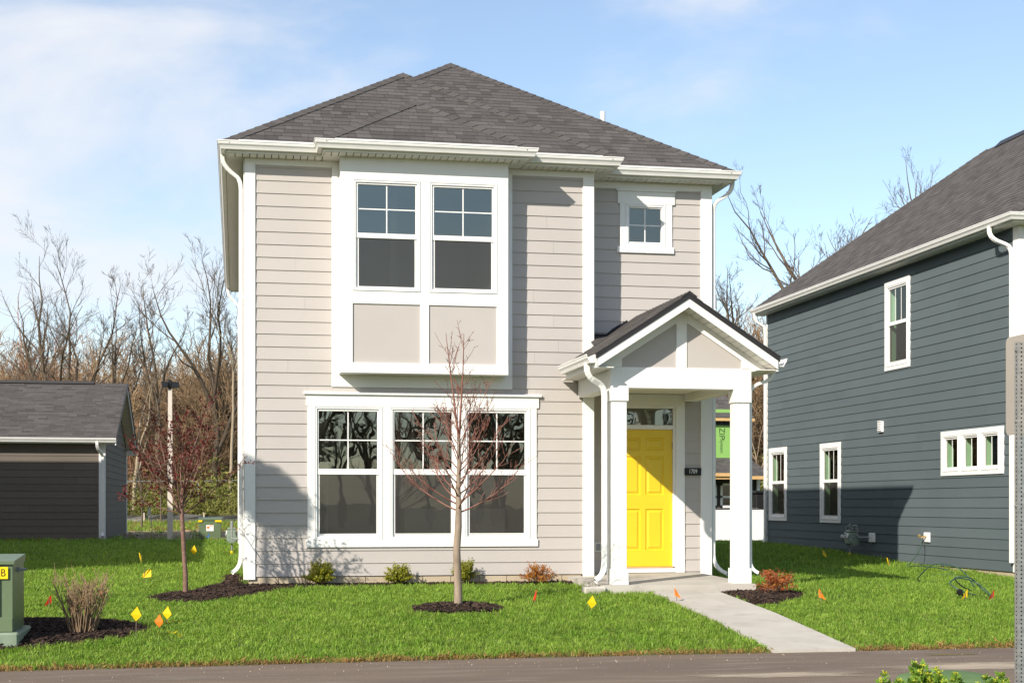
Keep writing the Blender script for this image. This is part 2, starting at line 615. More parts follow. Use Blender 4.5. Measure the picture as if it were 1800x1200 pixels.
def tubes_np(groups, nside=3):
    """groups: list of (P[N,K,3], Rad[N,K]) -> verts, faces arrays"""
    V, F, off = [], [], 0
    for P, Rd in groups:
        if len(P) == 0:
            continue
        P = np.asarray(P, float)
        Rd = np.asarray(Rd, float)
        N, K, _ = P.shape
        d = np.empty_like(P)
        d[:, 1:-1] = P[:, 2:] - P[:, :-2]
        d[:, 0] = P[:, 1] - P[:, 0]
        d[:, -1] = P[:, -1] - P[:, -2]
        d /= np.linalg.norm(d, axis=2, keepdims=True) + 1e-9
        up = np.array([0.31, 0.17, 0.12])
        a = np.cross(d, up)
        a /= np.linalg.norm(a, axis=2, keepdims=True) + 1e-9
        b = np.cross(d, a)
        ang = np.arange(nside) * 2 * np.pi / nside
        v = P[:, :, None, :] + Rd[:, :, None, None] * (np.cos(ang)[None, None, :, None] * a[:, :, None, :] + np.sin(ang)[None, None, :, None] * b[:, :, None, :])
        V.append(v.reshape(-1, 3))
        base = off + (np.arange(N) * K * nside)[:, None, None]
        i = np.arange(K - 1)[None, :, None] * nside
        k = np.arange(nside)[None, None, :]
        k1 = (k + 1) % nside
        q = np.stack([base + i + k, base + i + k1, base + i + nside + k1, base + i + nside + k], -1)
        F.append(q.reshape(-1, 4))
        off += N * K * nside
    return np.concatenate(V), np.concatenate(F)


def np_mesh(name, V, F, mats, matidx=None, smooth=True):
    me = bpy.data.meshes.new(name)
    nv, nf, fs = len(V), len(F), F.shape[1]
    me.vertices.add(nv)
    me.vertices.foreach_set('co', np.asarray(V, np.float32).ravel())
    me.loops.add(nf * fs)
    me.loops.foreach_set('vertex_index', np.asarray(F, np.int32).ravel())
    me.polygons.add(nf)
    me.polygons.foreach_set('loop_start', np.arange(nf, dtype=np.int32) * fs)
    me.polygons.foreach_set('loop_total', np.full(nf, fs, np.int32))
    if matidx is not None:
        me.polygons.foreach_set('material_index', np.asarray(matidx, np.int32))
    if smooth:
        me.polygons.foreach_set('use_smooth', np.ones(nf, bool))
    for m in (mats if isinstance(mats, (list, tuple)) else [mats]):
        me.materials.append(m)
    me.update(calc_edges=True)
    return me


# ------------------------------------------------------------------ scatter (grass, chips, brush only)
def scatter(name, pts, rots, scales, idx, protos, mat=None):
    me = bpy.data.meshes.new(name)
    me.vertices.add(len(pts))
    me.vertices.foreach_set('co', np.asarray(pts, np.float32).ravel())
    a = me.attributes.new('rot', 'FLOAT_VECTOR', 'POINT')
    a.data.foreach_set('vector', np.asarray(rots, np.float32).ravel())
    a = me.attributes.new('scl', 'FLOAT', 'POINT')
    a.data.foreach_set('value', np.asarray(scales, np.float32))
    a = me.attributes.new('pick', 'INT', 'POINT')
    a.data.foreach_set('value', np.asarray(idx, np.int32))
    o = link(name, me)
    col = bpy.data.collections.new(name + ' kinds')
    for i, pm in enumerate(protos):
        po = bpy.data.objects.new('%s kind %02d' % (name, i), pm)
        col.objects.link(po)
    ng = bpy.data.node_groups.new(name + ' scatter', 'GeometryNodeTree')
    ng.interface.new_socket('Geometry', in_out='INPUT', socket_type='NodeSocketGeometry')
    ng.interface.new_socket('Geometry', in_out='OUTPUT', socket_type='NodeSocketGeometry')
    n, l = ng.nodes, ng.links
    gi, go = nd(n, 'NodeGroupInput'), nd(n, 'NodeGroupOutput')
    ci = nd(n, 'GeometryNodeCollectionInfo')
    ci.inputs['Collection'].default_value = col
    ci.inputs['Separate Children'].default_value = True
    ci.inputs['Reset Children'].default_value = True
    iop = nd(n, 'GeometryNodeInstanceOnPoints')
    iop.inputs['Pick Instance'].default_value = True

    def attr(nm, ty):
        x = nd(n, 'GeometryNodeInputNamedAttribute', data_type=ty)
        x.inputs['Name'].default_value = nm
        return [s for s in x.outputs if s.enabled][0]
    l.new(gi.outputs[0], iop.inputs['Points'])
    l.new(ci.outputs[0], iop.inputs['Instance'])
    l.new(attr('pick', 'INT'), iop.inputs['Instance Index'])
    l.new(attr('rot', 'FLOAT_VECTOR'), iop.inputs['Rotation'])
    l.new(attr('scl', 'FLOAT'), iop.inputs['Scale'])
    l.new(iop.outputs[0], go.inputs[0])
    md = o.modifiers.new('scatter', 'NODES')
    md.node_group = ng
    kind(o, 'stuff')
    return o


def lerp(x, xs, ys):
    return float(np.interp(x, xs, ys))


def smooth(a, b, x):
    t = np.clip((x - a) / (b - a), 0, 1)
    return t * t * (3 - 2 * t)
# ------------------------------------------------------------------ ground, road, paths
def road_edge(X):
    return np.interp(X, [-12, -6, -2.2, 2.5, 8, 30], [-7.3, -7.05, -6.80, -6.50, -6.42, -6.35])


def G(X, Y):
    X = np.asarray(X, float)
    Y = np.asarray(Y, float)
    z = np.interp(Y, [-6.4, -4.2, -2, 0, 6, 13, 18, 50, 120, 400], [-.43, -.25, -.11, -.08, .0, .10, .15, .2, .6, 1.5])
    z = z - .11 * smooth(8, 11, X) * (1 - smooth(4, 10, Y)) * smooth(-5, -2, Y)
    z = z - .52 * smooth(4, 6, X) * smooth(14.6, 17.4, Y) * (1 - smooth(29, 34, Y))
    ed = road_edge(X)
    z = np.where(Y < ed, -.43 - .04 * smooth(0, .03, ed - Y), z)
    z = np.where(Y < -11.4, -.47 + .06 * smooth(-11.4, -11.7, Y), z)
    return z


def Gs(X, Y):
    return float(G(X, Y))


def grid_mesh(name, xs, ys, zf, mat):
    XX, YY = np.meshgrid(xs, ys)
    ZZ = zf(XX, YY)
    V = np.stack([XX.ravel(), YY.ravel(), ZZ.ravel()], 1)
    nx, ny = len(xs), len(ys)
    i = np.arange(nx - 1)[None, :] + np.arange(ny - 1)[:, None] * nx
    F = np.stack([i, i + 1, i + 1 + nx, i + nx], -1).reshape(-1, 4)
    return link(name, np_mesh(name, V, F, mat))


xs = np.concatenate([np.array([-900, -400, -200, -110, -60, -40, -28, -20]), np.arange(-16, 24.1, .4), np.array([28, 34, 45, 70, 120, 220, 450, 950])])
ys = np.concatenate([np.array([-900, -400, -200, -100, -60, -40, -30, -24, -20, -16, -13]), np.arange(-12, -7.6, .3), np.arange(-7.5, -6.0, .06), np.arange(-6.0, 20, .4),
                     np.array([21, 23, 25, 27, 29, 31, 34, 38, 44, 50, 60, 80, 120, 200, 400, 950])])
kind(grid_mesh('ground', xs, ys, G, SOIL), 'structure')

rx = np.concatenate([np.array([-60, -30, -16]), np.arange(-12, 20, 1.0), np.array([25, 40, 70])])
ry = np.linspace(0, 1, 25)
XX, TT = np.meshgrid(rx, ry)
ED = road_edge(XX) + .03
YY = ED + (-11.5 - ED) * TT
V = np.stack([XX.ravel(), YY.ravel(), (-.45 + .012 * np.sin(TT * math.pi)).ravel()], 1)
nx, ny = len(rx), len(ry)
i = np.arange(nx - 1)[None, :] + np.arange(ny - 1)[:, None] * nx
F = np.stack([i, i + 1, i + 1 + nx, i + nx], -1).reshape(-1, 4)
kind(link('road', np_mesh('road', V, F, ASPH)), 'structure')


def road_z(x, y):
    e_ = float(road_edge(x)) + .03
    t = min(1, max(0, (y - e_) / (-11.5 - e_)))
    return -.45 + .012 * math.sin(t * math.pi)


def blob_sheet(name, cx, cy, rx_, ry_, z, mat, seed, n=40, rough=.25):
    rr = random.Random(seed)
    ph = [(rr.uniform(0, 6.28), rr.uniform(.3, 1)) for _ in range(6)]
    ring = []
    for k in range(n):
        t = 2 * math.pi * k / n
        q = 1 + rough * sum(a * math.sin((j + 2) * t + p) for j, (p, a) in enumerate(ph)) / 3
        ring.append((cx + rx_ * q * math.cos(t), cy + ry_ * q * math.sin(t), z))
    mb = MB()
    vs, fs = [(cx, cy, road_z(cx, cy) + z)], []
    rims = [1.0]
    for j in (1, 2, 3, 4):
        vs += [(cx + (x - cx) * j / 4, cy + (y - cy) * j / 4, road_z(cx + (x - cx) * j / 4, cy + (y - cy) * j / 4) + z) for x, y, _ in ring]
        rims += [1 - j / 4] * n
    fs += [(0, 1 + k, 1 + (k + 1) % n) for k in range(n)]
    for j in range(3):
        a, b = 1 + j * n, 1 + (j + 1) * n
        fs += [(a + k, b + k, b + (k + 1) % n, a + (k + 1) % n) for k in range(n)]
    mb.add(vs, fs)
    o = mb.build(name, mat)
    at = o.data.attributes.new('rim', 'FLOAT', 'POINT')
    at.data.foreach_set('value', rims)
    return kind(o, 'structure')


blob_sheet('sand', 6.75, -8.15, 1.6, .55, .004, SAND, 3)
blob_sheet('sand', 4.6, -8.5, 1.3, .3, .004, SAND, 5)
blob_sheet('puddle', 6.95, -7.05, .34, .10, .003, PUDD, 8)

# pebbles on the asphalt
pm = MB()
pm.box(-.5, .5, -.4, .45, -.3, .35, .2)
pebble = pm.build('p', PEBB).data
bpy.data.objects.remove(bpy.data.objects['p'])
n = 520
px_ = NR.uniform(-4, 9, n)
py_ = road_edge(px_) - np.abs(NR.normal(0, 1.0, n)) - .03
pz_ = np.full(n, -.443)
scatter('road_gravel', np.stack([px_, py_, pz_], 1), NR.uniform(0, 6, (n, 3)), NR.uniform(.004, .014, n), np.zeros(n), [pebble])

# front walk: three slabs with joints
mb = MB()


def slab(mb, y0, y1, xa, xb, lift=.035):
    n_ = 8
    yy = np.linspace(y0, y1, n_)
    top = [[], []]
    vs, fs = [], []
    for y in yy:
        for x, dz in ((xa(y), -.12), (xa(y), 0), (xb(y), 0), (xb(y), -.12)):
            vs.append((x, y, walkz(y) + dz))
    for i_ in range(n_ - 1):
        for k in range(3):
            fs.append((i_ * 4 + k, i_ * 4 + k + 1, i_ * 4 + 5 + k, i_ * 4 + 4 + k))
    fs.append((0, 1, 2, 3))
    e = (n_ - 1) * 4
    fs.append((e, e + 1, e + 2, e + 3))
    mb.add(vs, fs)


def walkz(y):
    return float(np.interp(y, [-6.6, -4.2, -2.0], [-.425, -.215, -.075]))


walk = None
for k, (a, b) in enumerate([(-6.52, -5.05), (-5.04, -3.56), (-3.55, -2.04)]):
    m1 = MB()
    slab(m1, a, b, lambda y: 5.28, lambda y: 6.17)
    o = m1.build('path_slab', CONC, walk)
    if walk is None:
        o.name = 'path'
        WM['path'] = WM.get('path_slab', Matrix.Identity(4))
        kind(o, 'structure')
        walk = o


# ------------------------------------------------------------------ builders for houses
MESHES = {}


def board_mesh(a0, a1, b0, b1, za, zb, zr0, e, mat, tb=.015, tt=.003):
    key = (round(a1 - a0, 3), round(b0 - a0, 3), round(b1 - a0, 3), round(za - zr0, 3), round(zb - zr0, 3), mat.name)
    if key in MESHES:
        return MESHES[key]
    f = lambda z: tb + (tt - tb) * (z - zr0) / e
    wa, wb = f(za), f(zb)
    L0, L1, T0, T1 = 0, a1 - a0, b0 - a0, b1 - a0
    h = zb - za
    v = [(L0, 0, 0), (L1, 0, 0), (L1, -wa, 0), (L0, -wa, 0), (T0, 0, h), (T1, 0, h), (T1, -wb, h), (T0, -wb, h)]
    fs = [(3, 2, 6, 7), (0, 1, 2, 3), (4, 7, 6, 5), (0, 3, 7, 4), (1, 5, 6, 2)]
    me = bpy.data.meshes.new('siding_board')
    me.from_pydata(v, [], fs)
    me.materials.append(mat)
    me.update()
    MESHES[key] = me
    return me


def siding(parent, W, u0, u1, z0, z1, holes=(), mat=None, zb0=0.06, e=.1778, Lmax=None, clip=None, joined=None, seed=1, name='siding_board'):
    rr = random.Random(seed)
    k = int(math.floor((z0 - zb0) / e))
    wm = MB() if joined else None
    while zb0 + k * e < z1 - 1e-4:
        ra, rb = zb0 + k * e, zb0 + (k + 1) * e
        za, zb = max(ra, z0), min(rb, z1)
        k += 1
        if zb - za < .012:
            continue
        cuts = {u0, u1}
        for (a, b, c, d) in holes:
            if c < zb - 1e-4 and d > za + 1e-4:
                cuts.update((min(max(a, u0), u1), min(max(b, u0), u1)))
        if Lmax:
            x = u0 + rr.uniform(.4, Lmax)
            while x < u1 - .3:
                if all(abs(x - q) > .25 for q in cuts):
                    cuts.add(x)
                x += Lmax
        cs = sorted(cuts)
        for a, b in zip(cs[:-1], cs[1:]):
            if b - a < .01:
                continue
            mid = (a + b) / 2
            iv = [(za, zb)]
            for (ha, hb, c, d) in holes:
                if ha - 1e-6 <= mid <= hb + 1e-6:
                    nv = []
                    for (p, q) in iv:
                        if c > p + .012:
                            nv.append((p, min(q, c)))
                        if d < q - .012:
                            nv.append((max(p, d), q))
                        if c >= q or d <= p:
                            if (p, q) not in nv:
                                nv = [t for t in nv if not (t[0] >= p and t[1] <= q)] + [(p, q)]
                    iv = nv
            for (p, q) in iv:
                if q - p < .012:
                    continue
                a0, a1, b0, b1 = a, b - (.002 if Lmax else 0), a, b - (.002 if Lmax else 0)
                if clip:
                    l0, r0 = clip(p)
                    l1, r1 = clip(q)
                    a0, a1 = max(a0, l0), min(a1, r0)
                    b0, b1 = max(b0, l1), min(b1, r1)
                    if a1 - a0 < .03:
                        continue
                    if b1 < b0:
                        b0 = b1 = (b0 + b1) / 2
                me = board_mesh(a0, a1, b0, b1, p, q, ra, e, mat)
                if joined:
                    wm.add([(v.co.x + a0, v.co.y, v.co.z + p) for v in me.vertices], [tuple(f.vertices) for f in me.polygons])
                else:
                    link(name, me, parent, W @ Matrix.Translation((a0, 0, p)))
    if joined:
        return wm.build(joined, mat, parent, W)


def wall_holes(mb, u0, u1, z0, z1, holes, y=.003, cut=None):
    us = sorted({u0, u1} | {min(max(h[i], u0), u1) for h in holes for i in (0, 1)})
    zs = sorted({z0, z1} | {min(max(h[i], z0), z1) for h in holes for i in (2, 3)})
    for a, b in zip(us[:-1], us[1:]):
        for c, d in zip(zs[:-1], zs[1:]):
            mu, mz = (a + b) / 2, (c + d) / 2
            if any(h[0] < mu < h[1] and h[2] < mz < h[3] for h in holes):
                continue
            mb.quad((a, y, c), (b, y, c), (b, y, d), (a, y, d))


def trim(parent, W, u0, u1, z0, z1, w1=.03, w0=0.0, b=.004, mat=None, name='trim_board'):
    mb = MB()
    mb.box(u0, u1, -w1, -w0, z0, z1, b)
    return mb.build(name, mat or WHITE, parent, W)


def room(parent, W, u0, u1, z0, z1, d0, d1, mat=None, fl=None, front_holes=None):
    mb = MB()
    mb.quad((u0, d1, z0), (u1, d1, z0), (u1, d1, z1), (u0, d1, z1))
    mb.quad((u0, d0, z0), (u0, d1, z0), (u0, d1, z1), (u0, d0, z1))
    mb.quad((u1, d0, z0), (u1, d1, z0), (u1, d1, z1), (u1, d0, z1))
    mb.quad((u0, d0, z1), (u1, d0, z1), (u1, d1, z1), (u0, d1, z1))
    mb.mi = 1
    mb.quad((u0, d0, z0), (u1, d0, z0), (u1, d1, z0), (u0, d1, z0))
    return mb.build('interior_wall', [mat or DRYW, fl or FLOORIN], parent, W)


def window(parent, W, u0, u1, z0, z1, rail=None, gl=.065, gr=.072, gt=.072, gb=.075, cols=2, rows=2, screen=True, glass=None, low=None, y0=0.0, muntw=.016):
    """double-hung vinyl window: moulded frame (the thing of the part), two sashes, panes, bars, screen"""
    glass = glass or GLASS
    mb = MB()
    f = .042
    for (a, b, c, d) in ((u0, u0 + f, z0, z1), (u1 - f, u1, z0, z1), (u0 + f, u1 - f, z1 - f, z1), (u0 + f, u1 - f, z0, z0 + f)):
        mb.box(a, b, -.032 - y0, .05, c, d, .004)
    # outer brick-mould lip
    for (a, b, c, d) in ((u0, u0 + .014, z0, z1), (u1 - .014, u1, z0, z1), (u0 + .014, u1 - .014, z1 - .014, z1), (u0 + .014, u1 - .014, z0, z0 + .014)):
        mb.box(a, b, -.040 - y0, -.033 - y0, c, d, .002)
    win = mb.build('window', VINYL, parent, W)
    gx0, gx1, gz0, gz1 = u0 + gl, u1 - gr, z0 + gb, z1 - gt

    def sash(a, b, c, d, yf, yb, nm='sash'):
        m2 = MB()
        s_ = .004
        A, B, Cc, Dd = u0 + f - s_, u1 - f + s_, c, d
        m2.box(A, a, yf, yb, Cc, Dd, .003)
        m2.box(b, B, yf, yb, Cc, Dd, .003)
        return m2, A, B
    if rail is None:
        m2, A, B = sash(gx0, gx1, z0 + f, z1 - f, -.014, .03)
        m2.box(gx0, gx1, -.0135, .0295, gz1, z1 - f + .004, .003)
        m2.box(gx0, gx1, -.0135, .0295, z0 + f - .004, gz0, .003)
        m2.build('sash', VINYL, win, W)
        ups = (gz0, gz1)
    else:
        m2, A, B = sash(gx0, gx1, rail[0], z1 - f, -.014, .03)
        m2.box(gx0, gx1, -.0135, .0295, gz1, z1 - f + .004, .003)
        m2.box(gx0, gx1, -.0145, .0305, rail[0], rail[1], .003)
        m2.build('sash', VINYL, win, W)
        m3, A, B = sash(gx0 + .0, gx1, z0 + f, rail[0], .004, .036)
        m3.box(gx0, gx1, .0045, .0355, z0 + f - .004, gz0, .003)
        m3.build('sash', VINYL, win, W)
        ups = (rail[1], gz1)
        p2 = MB()
        p2.quad((gx0, .022, gz0), (gx1, .022, gz0), (gx1, .022, rail[0]), (gx0, .022, rail[0]))
        p2.build('pane', glass, win, W, refix=False)
        if screen:
            m4 = MB()
            t = .012
            m4.box(gx0, gx0 + t, -.004, .003, gz0, rail[0], 0)
            m4.box(gx1 - t, gx1, -.004, .003, gz0, rail[0], 0)
            m4.box(gx0 + t, gx1 - t, -.004, .003, gz0, gz0 + t, 0)
            m4.build('screen_frame', VINYL, win, W)
            m5 = MB()
            m5.quad((gx0 + t, 0, gz0 + t), (gx1 - t, 0, gz0 + t), (gx1 - t, 0, rail[0]), (gx0 + t, 0, rail[0]))
            m5.build('screen', SCREEN, win, W)
    p1 = MB()
    p1.quad((gx0, .010, ups[0]), (gx1, .010, ups[0]), (gx1, .010, ups[1]), (gx0, .010, ups[1]))
    p1.build('pane', glass, win, W, refix=False)
    mm = MB()
    for k in range(1, cols):
        x = gx0 + (gx1 - gx0) * k / cols
        mm.box(x - muntw / 2, x + muntw / 2, .004, .0085, ups[0], ups[1], 0)
    for k in range(1, rows):
        z = ups[0] + (ups[1] - ups[0]) * k / rows
        mm.box(gx0, gx1, .0045, .008, z - muntw / 2, z + muntw / 2, 0)
    if mm.v:
        mm.build('muntin_grid', VINYL, win, W)
    return win


GUT = [(0, 0), (0, -.105), (.012, -.112), (.072, -.112), (.078, -.095), (.090, -.070), (.108, -.050), (.114, -.030), (.114, -.018), (.122, -.014), (.122, 0.0),
       (.116, 0.0), (.110, -.010), (.104, -.045), (.074, -.098), (.012, -.104), (.006, -.06), (.006, 0)]


def gutter(parent, path):
    mb = MB()
    mb.sweep(GUT, path)
    return mb.build('gutter', METALW, parent)


def fascia(parent, path, h0=.04, h1=-.145, t=.022):
    mb = MB()
    mb.sweep([(-.001, h0), (-.001, h1), (-t, h1), (-t, h0)], path)
    return mb.build('fascia', METALW, parent)


def soffit_strip(mb, p, q, out, z, step=.1, back=False):
    """panels between wall line p-q (xy) and fascia line offset by out (vector xy), each a little plank with a groove"""
    p, q, out = Vector((p[0], p[1], 0)), Vector((q[0], q[1], 0)), Vector((out[0], out[1], 0))
    L = (q - p).length
    d = (q - p) / L
    n_ = max(1, int(round(L / step)))
    s_ = L / n_
    for k in range(n_):
        a = p + d * (k * s_ + .006)
        b = p + d * ((k + 1) * s_ - .006)
        zz = Vector((0, 0, z))
        v = [a + zz, b + zz, b + out + zz, a + out + zz]
        up = Vector((0, 0, .008))
        mb.add(v + [x + up for x in v], [(0, 1, 2, 3), (0, 4, 5, 1), (1, 5, 6, 2), (2, 6, 7, 3), (3, 7, 4, 0), (4, 7, 6, 5)])


def downspout(parent, pts, w=.075, d=.055, mat=None, face='y'):
    """corrugated rectangular pipe along pts; face: which horizontal axis the wide face looks along"""
    mb = MB()
    P = [Vector(p) for p in pts]
    K = len(P)
    side = Vector((1, 0, 0)) if face == 'y' else Vector((0, 1, 0))
    rings = []
    for i in range(K):
        t = (P[min(i + 1, K - 1)] - P[max(i - 1, 0)]).normalized()
        s1 = (side - t * side.dot(t))
        s1 = s1.normalized() if s1.length > .3 else Vector((0, 0, 1)).cross(t).normalized()
        s2 = t.cross(s1)
        c = .008
        ring = []
        for (x, y) in ((-w / 2 + c, -d / 2), (-w * .12, -d / 2), (-w * .06, -d / 2 + .006), (w * .06, -d / 2 + .006), (w * .12, -d / 2), (w / 2 - c, -d / 2), (w / 2, -d / 2 + c), (w / 2, d / 2 - c),
                       (w / 2 - c, d / 2), (-w / 2 + c, d / 2), (-w / 2, d / 2 - c), (-w / 2, -d / 2 + c)):
            ring.append(P[i] + s1 * x + s2 * y)
        rings.append(ring)
    n_ = len(rings[0])
    vs = [v for r_ in rings for v in r_]
    fs = [(i * n_ + k, i * n_ + (k + 1) % n_, (i + 1) * n_ + (k + 1) % n_, (i + 1) * n_ + k) for i in range(K - 1) for k in range(n_)]
    fs.append(tuple(range(n_)))
    mb.add(vs, fs)
    o = mb.build('downspout', mat or METALW, parent)
    return o


def bez(p0, p1, p2, n_=5):
    p0, p1, p2 = Vector(p0), Vector(p1), Vector(p2)
    return [(1 - t) ** 2 * p0 + 2 * t * (1 - t) * p1 + t * t * p2 for t in [k / (n_ - 1) for k in range(n_)]]


# ---- shingled roof planes
def clip_poly(poly, clipper):
    out = poly
    m = len(clipper)
    area = sum(clipper[i][0] * clipper[(i + 1) % m][1] - clipper[(i + 1) % m][0] * clipper[i][1] for i in range(m))
    sg = 1 if area > 0 else -1
    for i in range(m):
        a, b = clipper[i], clipper[(i + 1) % m]
        inp, out = out, []
        if not inp:
            return []

        def side(p):
            return sg * ((b[0] - a[0]) * (p[1] - a[1]) - (b[1] - a[1]) * (p[0] - a[0]))
        for j in range(len(inp)):
            p, q = inp[j], inp[(j + 1) % len(inp)]
            sp, sq = side(p), side(q)
            if sp >= -1e-9:
                out.append(p)
            if (sp > 1e-9 and sq < -1e-9) or (sp < -1e-9 and sq > 1e-9):
                t = sp / (sp - sq)
                out.append((p[0] + t * (q[0] - p[0]), p[1] + t * (q[1] - p[1])))
    return out


class Roof:
    """collects shingles of one roof: loose list of whole tabs (candidates for single parts) and a joined rest"""
    def __init__(s, seed=1):
        s.full, s.mb, s.tone, s.rr = [], MB(), [], random.Random(seed)
        s.deck = MB()

    def emit(s, poly, O, U, Vv, N, v0, e, tone):
        def P(p, n_):
            return O + U * p[0] + Vv * p[1] + N * n_
        top = [P(p, .009 - .006 * min(1, max(0, (p[1] - v0) / e))) for p in poly]
        bot = [P(p, -.002) for p in poly]
        m = len(poly)
        fs = [tuple(range(m))] + [(i, m + i, m + (i + 1) % m, (i + 1) % m) for i in range(m)]
        s.mb.add(top + bot, fs)
        s.tone.extend([tone] * len(fs))

    def plane(s, pts, eave, front=False, e=.143, wmin=.10, wmax=.27):
        """pts: 3-D convex polygon; eave: (A, B) 3-D points of the eave, A->B with the slope rising on the left seen from outside"""
        pts = [Vector(p) for p in pts]
        A, B = Vector(eave[0]), Vector(eave[1])
        U = (B - A).normalized()
        n_ = Vector((0, 0, 0))
        for i in range(len(pts)):
            n_ += pts[i].cross(pts[(i + 1) % len(pts)])
        N = n_.normalized()
        if N.z < 0:
            N = -N
        Vv = N.cross(U)
        if Vv.z < 0:
            U = -U
            Vv = N.cross(U)
        p2 = [((p - A).dot(U), (p - A).dot(Vv)) for p in pts]
        s.deck.poly([p - N * .012 for p in pts])
        vmax = max(p[1] for p in p2)
        umin, umax = min(p[0] for p in p2), max(p[0] for p in p2)
        k = int(math.floor(min(p[1] for p in p2) / e))
        while k * e < vmax:
            v0, v1 = k * e, (k + 1) * e
            k += 1
            u = umin - s.rr.uniform(0, wmax)
            while u < umax:
                w = s.rr.uniform(wmin, wmax)
                if front:
                    w = s.rr.choice([.10, .13, .17, .21, .27])
                r = [(u + .002, v0), (u + w - .002, v0), (u + w - .002, v1), (u + .002, v1)]
                u += w
                c = clip_poly(r, p2)
                if len(c) < 3:
                    continue
                ar = abs(sum(c[i][0] * c[(i + 1) % len(c)][1] - c[(i + 1) % len(c)][0] * c[i][1] for i in range(len(c)))) / 2
                if ar < .0008:
                    continue
                tone = s.rr.choice([.02, .25, .4, .5, .6, .75, 1.0])
                if front and abs(ar - (w - .004) * e) < 1e-5:
                    s.full.append((A, U, Vv, N, u - w, v0, w, e, tone))
                else:
                    s.emit(c, A, U, Vv, N, v0, e, tone)

    def finish(s, parent, nmax=300, roof_name='roof', extra_deck=None, W=None):
        roof = s.deck.build(roof_name, [SHINGD], parent)
        if s.full:
            s.full.sort(key=lambda t: ((t[0] + t[1] * t[4] + t[2] * t[5]) - CAM).length - t[6] * 6)
            for k, (A, U, Vv, N, u, v, w, e, tone) in enumerate(s.full):
                if k < nmax:
                    key = ('sh', w, round(e, 4), tone)
                    if key not in MESHES:
                        q = MB()
                        a, b = w - .004, e
                        q.add([(0, 0, .009), (a, 0, .009), (a, b, .003), (0, b, .003), (0, 0, -.002), (a, 0, -.002), (a, b, -.002), (0, b, -.002)],
                              [(0, 1, 2, 3), (0, 4, 5, 1), (1, 5, 6, 2), (3, 7, 4, 0), (2, 6, 7, 3)])
                        q.t = [tone] * 5
                        o = q.build('shingle', SHING)
                        MESHES[key] = o.data
                        bpy.data.objects.remove(o)
                    p = A + U * (u + .002) + Vv * v
                    Wm = Matrix((U, Vv, N)).transposed().to_4x4()
                    Wm.translation = p
                    link('shingle', MESHES[key], roof, Wm)
                else:
                    s.emit([(u + .002, v), (u + w - .002, v), (u + w - .002, v + e), (u + .002, v + e)], A, U, Vv, N, v, e, tone)
        if s.mb.v:
            s.mb.t = s.tone
            kind(s.mb.build('shingle_field', SHING, roof), 'stuff')
        return roof


def hip_caps(roof, a, b, d1, d2, rr, e=.17, w=.125, name='hip_shingle'):
    """bent cap shingles from low end a to high end b; d1, d2: unit vectors lying in the two planes, away from the hip"""
    a, b, d1, d2 = Vector(a), Vector(b), Vector(d1), Vector(d2)
    t = (b - a)
    L = t.length
    t = t / L
    up = -(d1 + d2)
    up = up.normalized() if up.length > .05 else Vector((0, 0, 1))
    if up.z < 0:
        up = -up
    n_ = max(1, int(L / e))
    for k in range(n_):
        p0 = a + t * (k * L / n_ - .01)
        p1 = a + t * ((k + 1) * L / n_ + .02)
        h0, h1, th = .024, .014, .010
        mb = MB()
        v = []
        for p, h in ((p0, h0), (p1, h1)):
            v += [p + d1 * w + up * h, p + up * (h + .006), p + d2 * w + up * h]
            v += [p + d1 * w + up * (h - th), p + up * (h - th + .004), p + d2 * w + up * (h - th)]
        mb.add(v, [(0, 1, 7, 6), (1, 2, 8, 7), (0, 3, 4, 1), (1, 4, 5, 2), (0, 6, 9, 3), (2, 5, 11, 8), (6, 7, 10, 9), (7, 8, 11, 10)])
        mb.t = [rr.choice([.2, .4, .5, .65, .8])] * 8
        mb.build(name, SHING, roof)
# ------------------------------------------------------------------ the greige house
RR = random.Random(5)
HOUSE = thing('house', 'two-storey greige house with white trim, a bay window and a yellow front door', 'house', (3.4, 6.5, 0))
H = HOUSE
E_ = .1778
QY, PY = .53, -.32
W0, WQ, WP = FR(0, 0, 0), FR(0, QY, 0), FR(0, PY, 0)
WR, WLh = FR(6.927, 0, math.pi / 2), FR(0, 13.0, -math.pi / 2)     # right side (u = y), left side (u = 13 - y)

# shells
lw = [(.956, 1.914, .57, 2.447), (2.018, 2.977, .57, 2.447), (3.084, 4.036, .57, 2.447)]
mb = MB()
wall_holes(mb, 0, 4.97, .055, 5.9, [(a + .03, b - .03, c + .03, d - .03) for a, b, c, d in lw] + [(1.32, 3.64, 2.9, 5.88)])
mb.build('wall', SIDING, H, W0)
mb = MB()
door_o = (5.40, 6.362, .03, 2.52)
rw = (5.60, 6.205, 4.93, 5.545)
wall_holes(mb, 4.97, 6.927, .0, 5.9, [door_o, (rw[0] + .03, rw[1] - .03, rw[2] + .03, rw[3] - .03)])
mb.build('wall', SIDING, H, WQ)
mb = MB()
mb.quad((4.967, .003, .05), (4.967, QY, .05), (4.967, QY, 5.9), (4.967, .003, 5.9))
mb.quad((6.924, QY, .05), (6.924, 13.0, .05), (6.924, 13.0, 5.9), (6.924, QY, 5.9))
mb.quad((.003, 0, .05), (.003, 13.0, .05), (.003, 13.0, 5.9), (.003, 0, 5.9))
mb.quad((0, 13.0, -.02), (6.927, 13.0, -.02), (6.927, 13.0, 5.9), (0, 13.0, 5.9))
mb.build('wall', SIDING, H)
mb = MB()
mb.box(.06, 4.80, .02, 12.95, -.35, .055)
mb.box(4.80, 6.88, QY + .02, 12.95, -.35, .03)
mb.build('foundation', FOUND, H)

# foundation joints show as blocks along the front
for x in np.arange(.06, 4.75, .405):
    m1 = MB()
    m1.box(x + .004, min(x + .401, 4.80), .004, .022, -.3, .052 + RR.uniform(-.002, .001), .004)
    m1.build('foundation_block', FOUND, H)

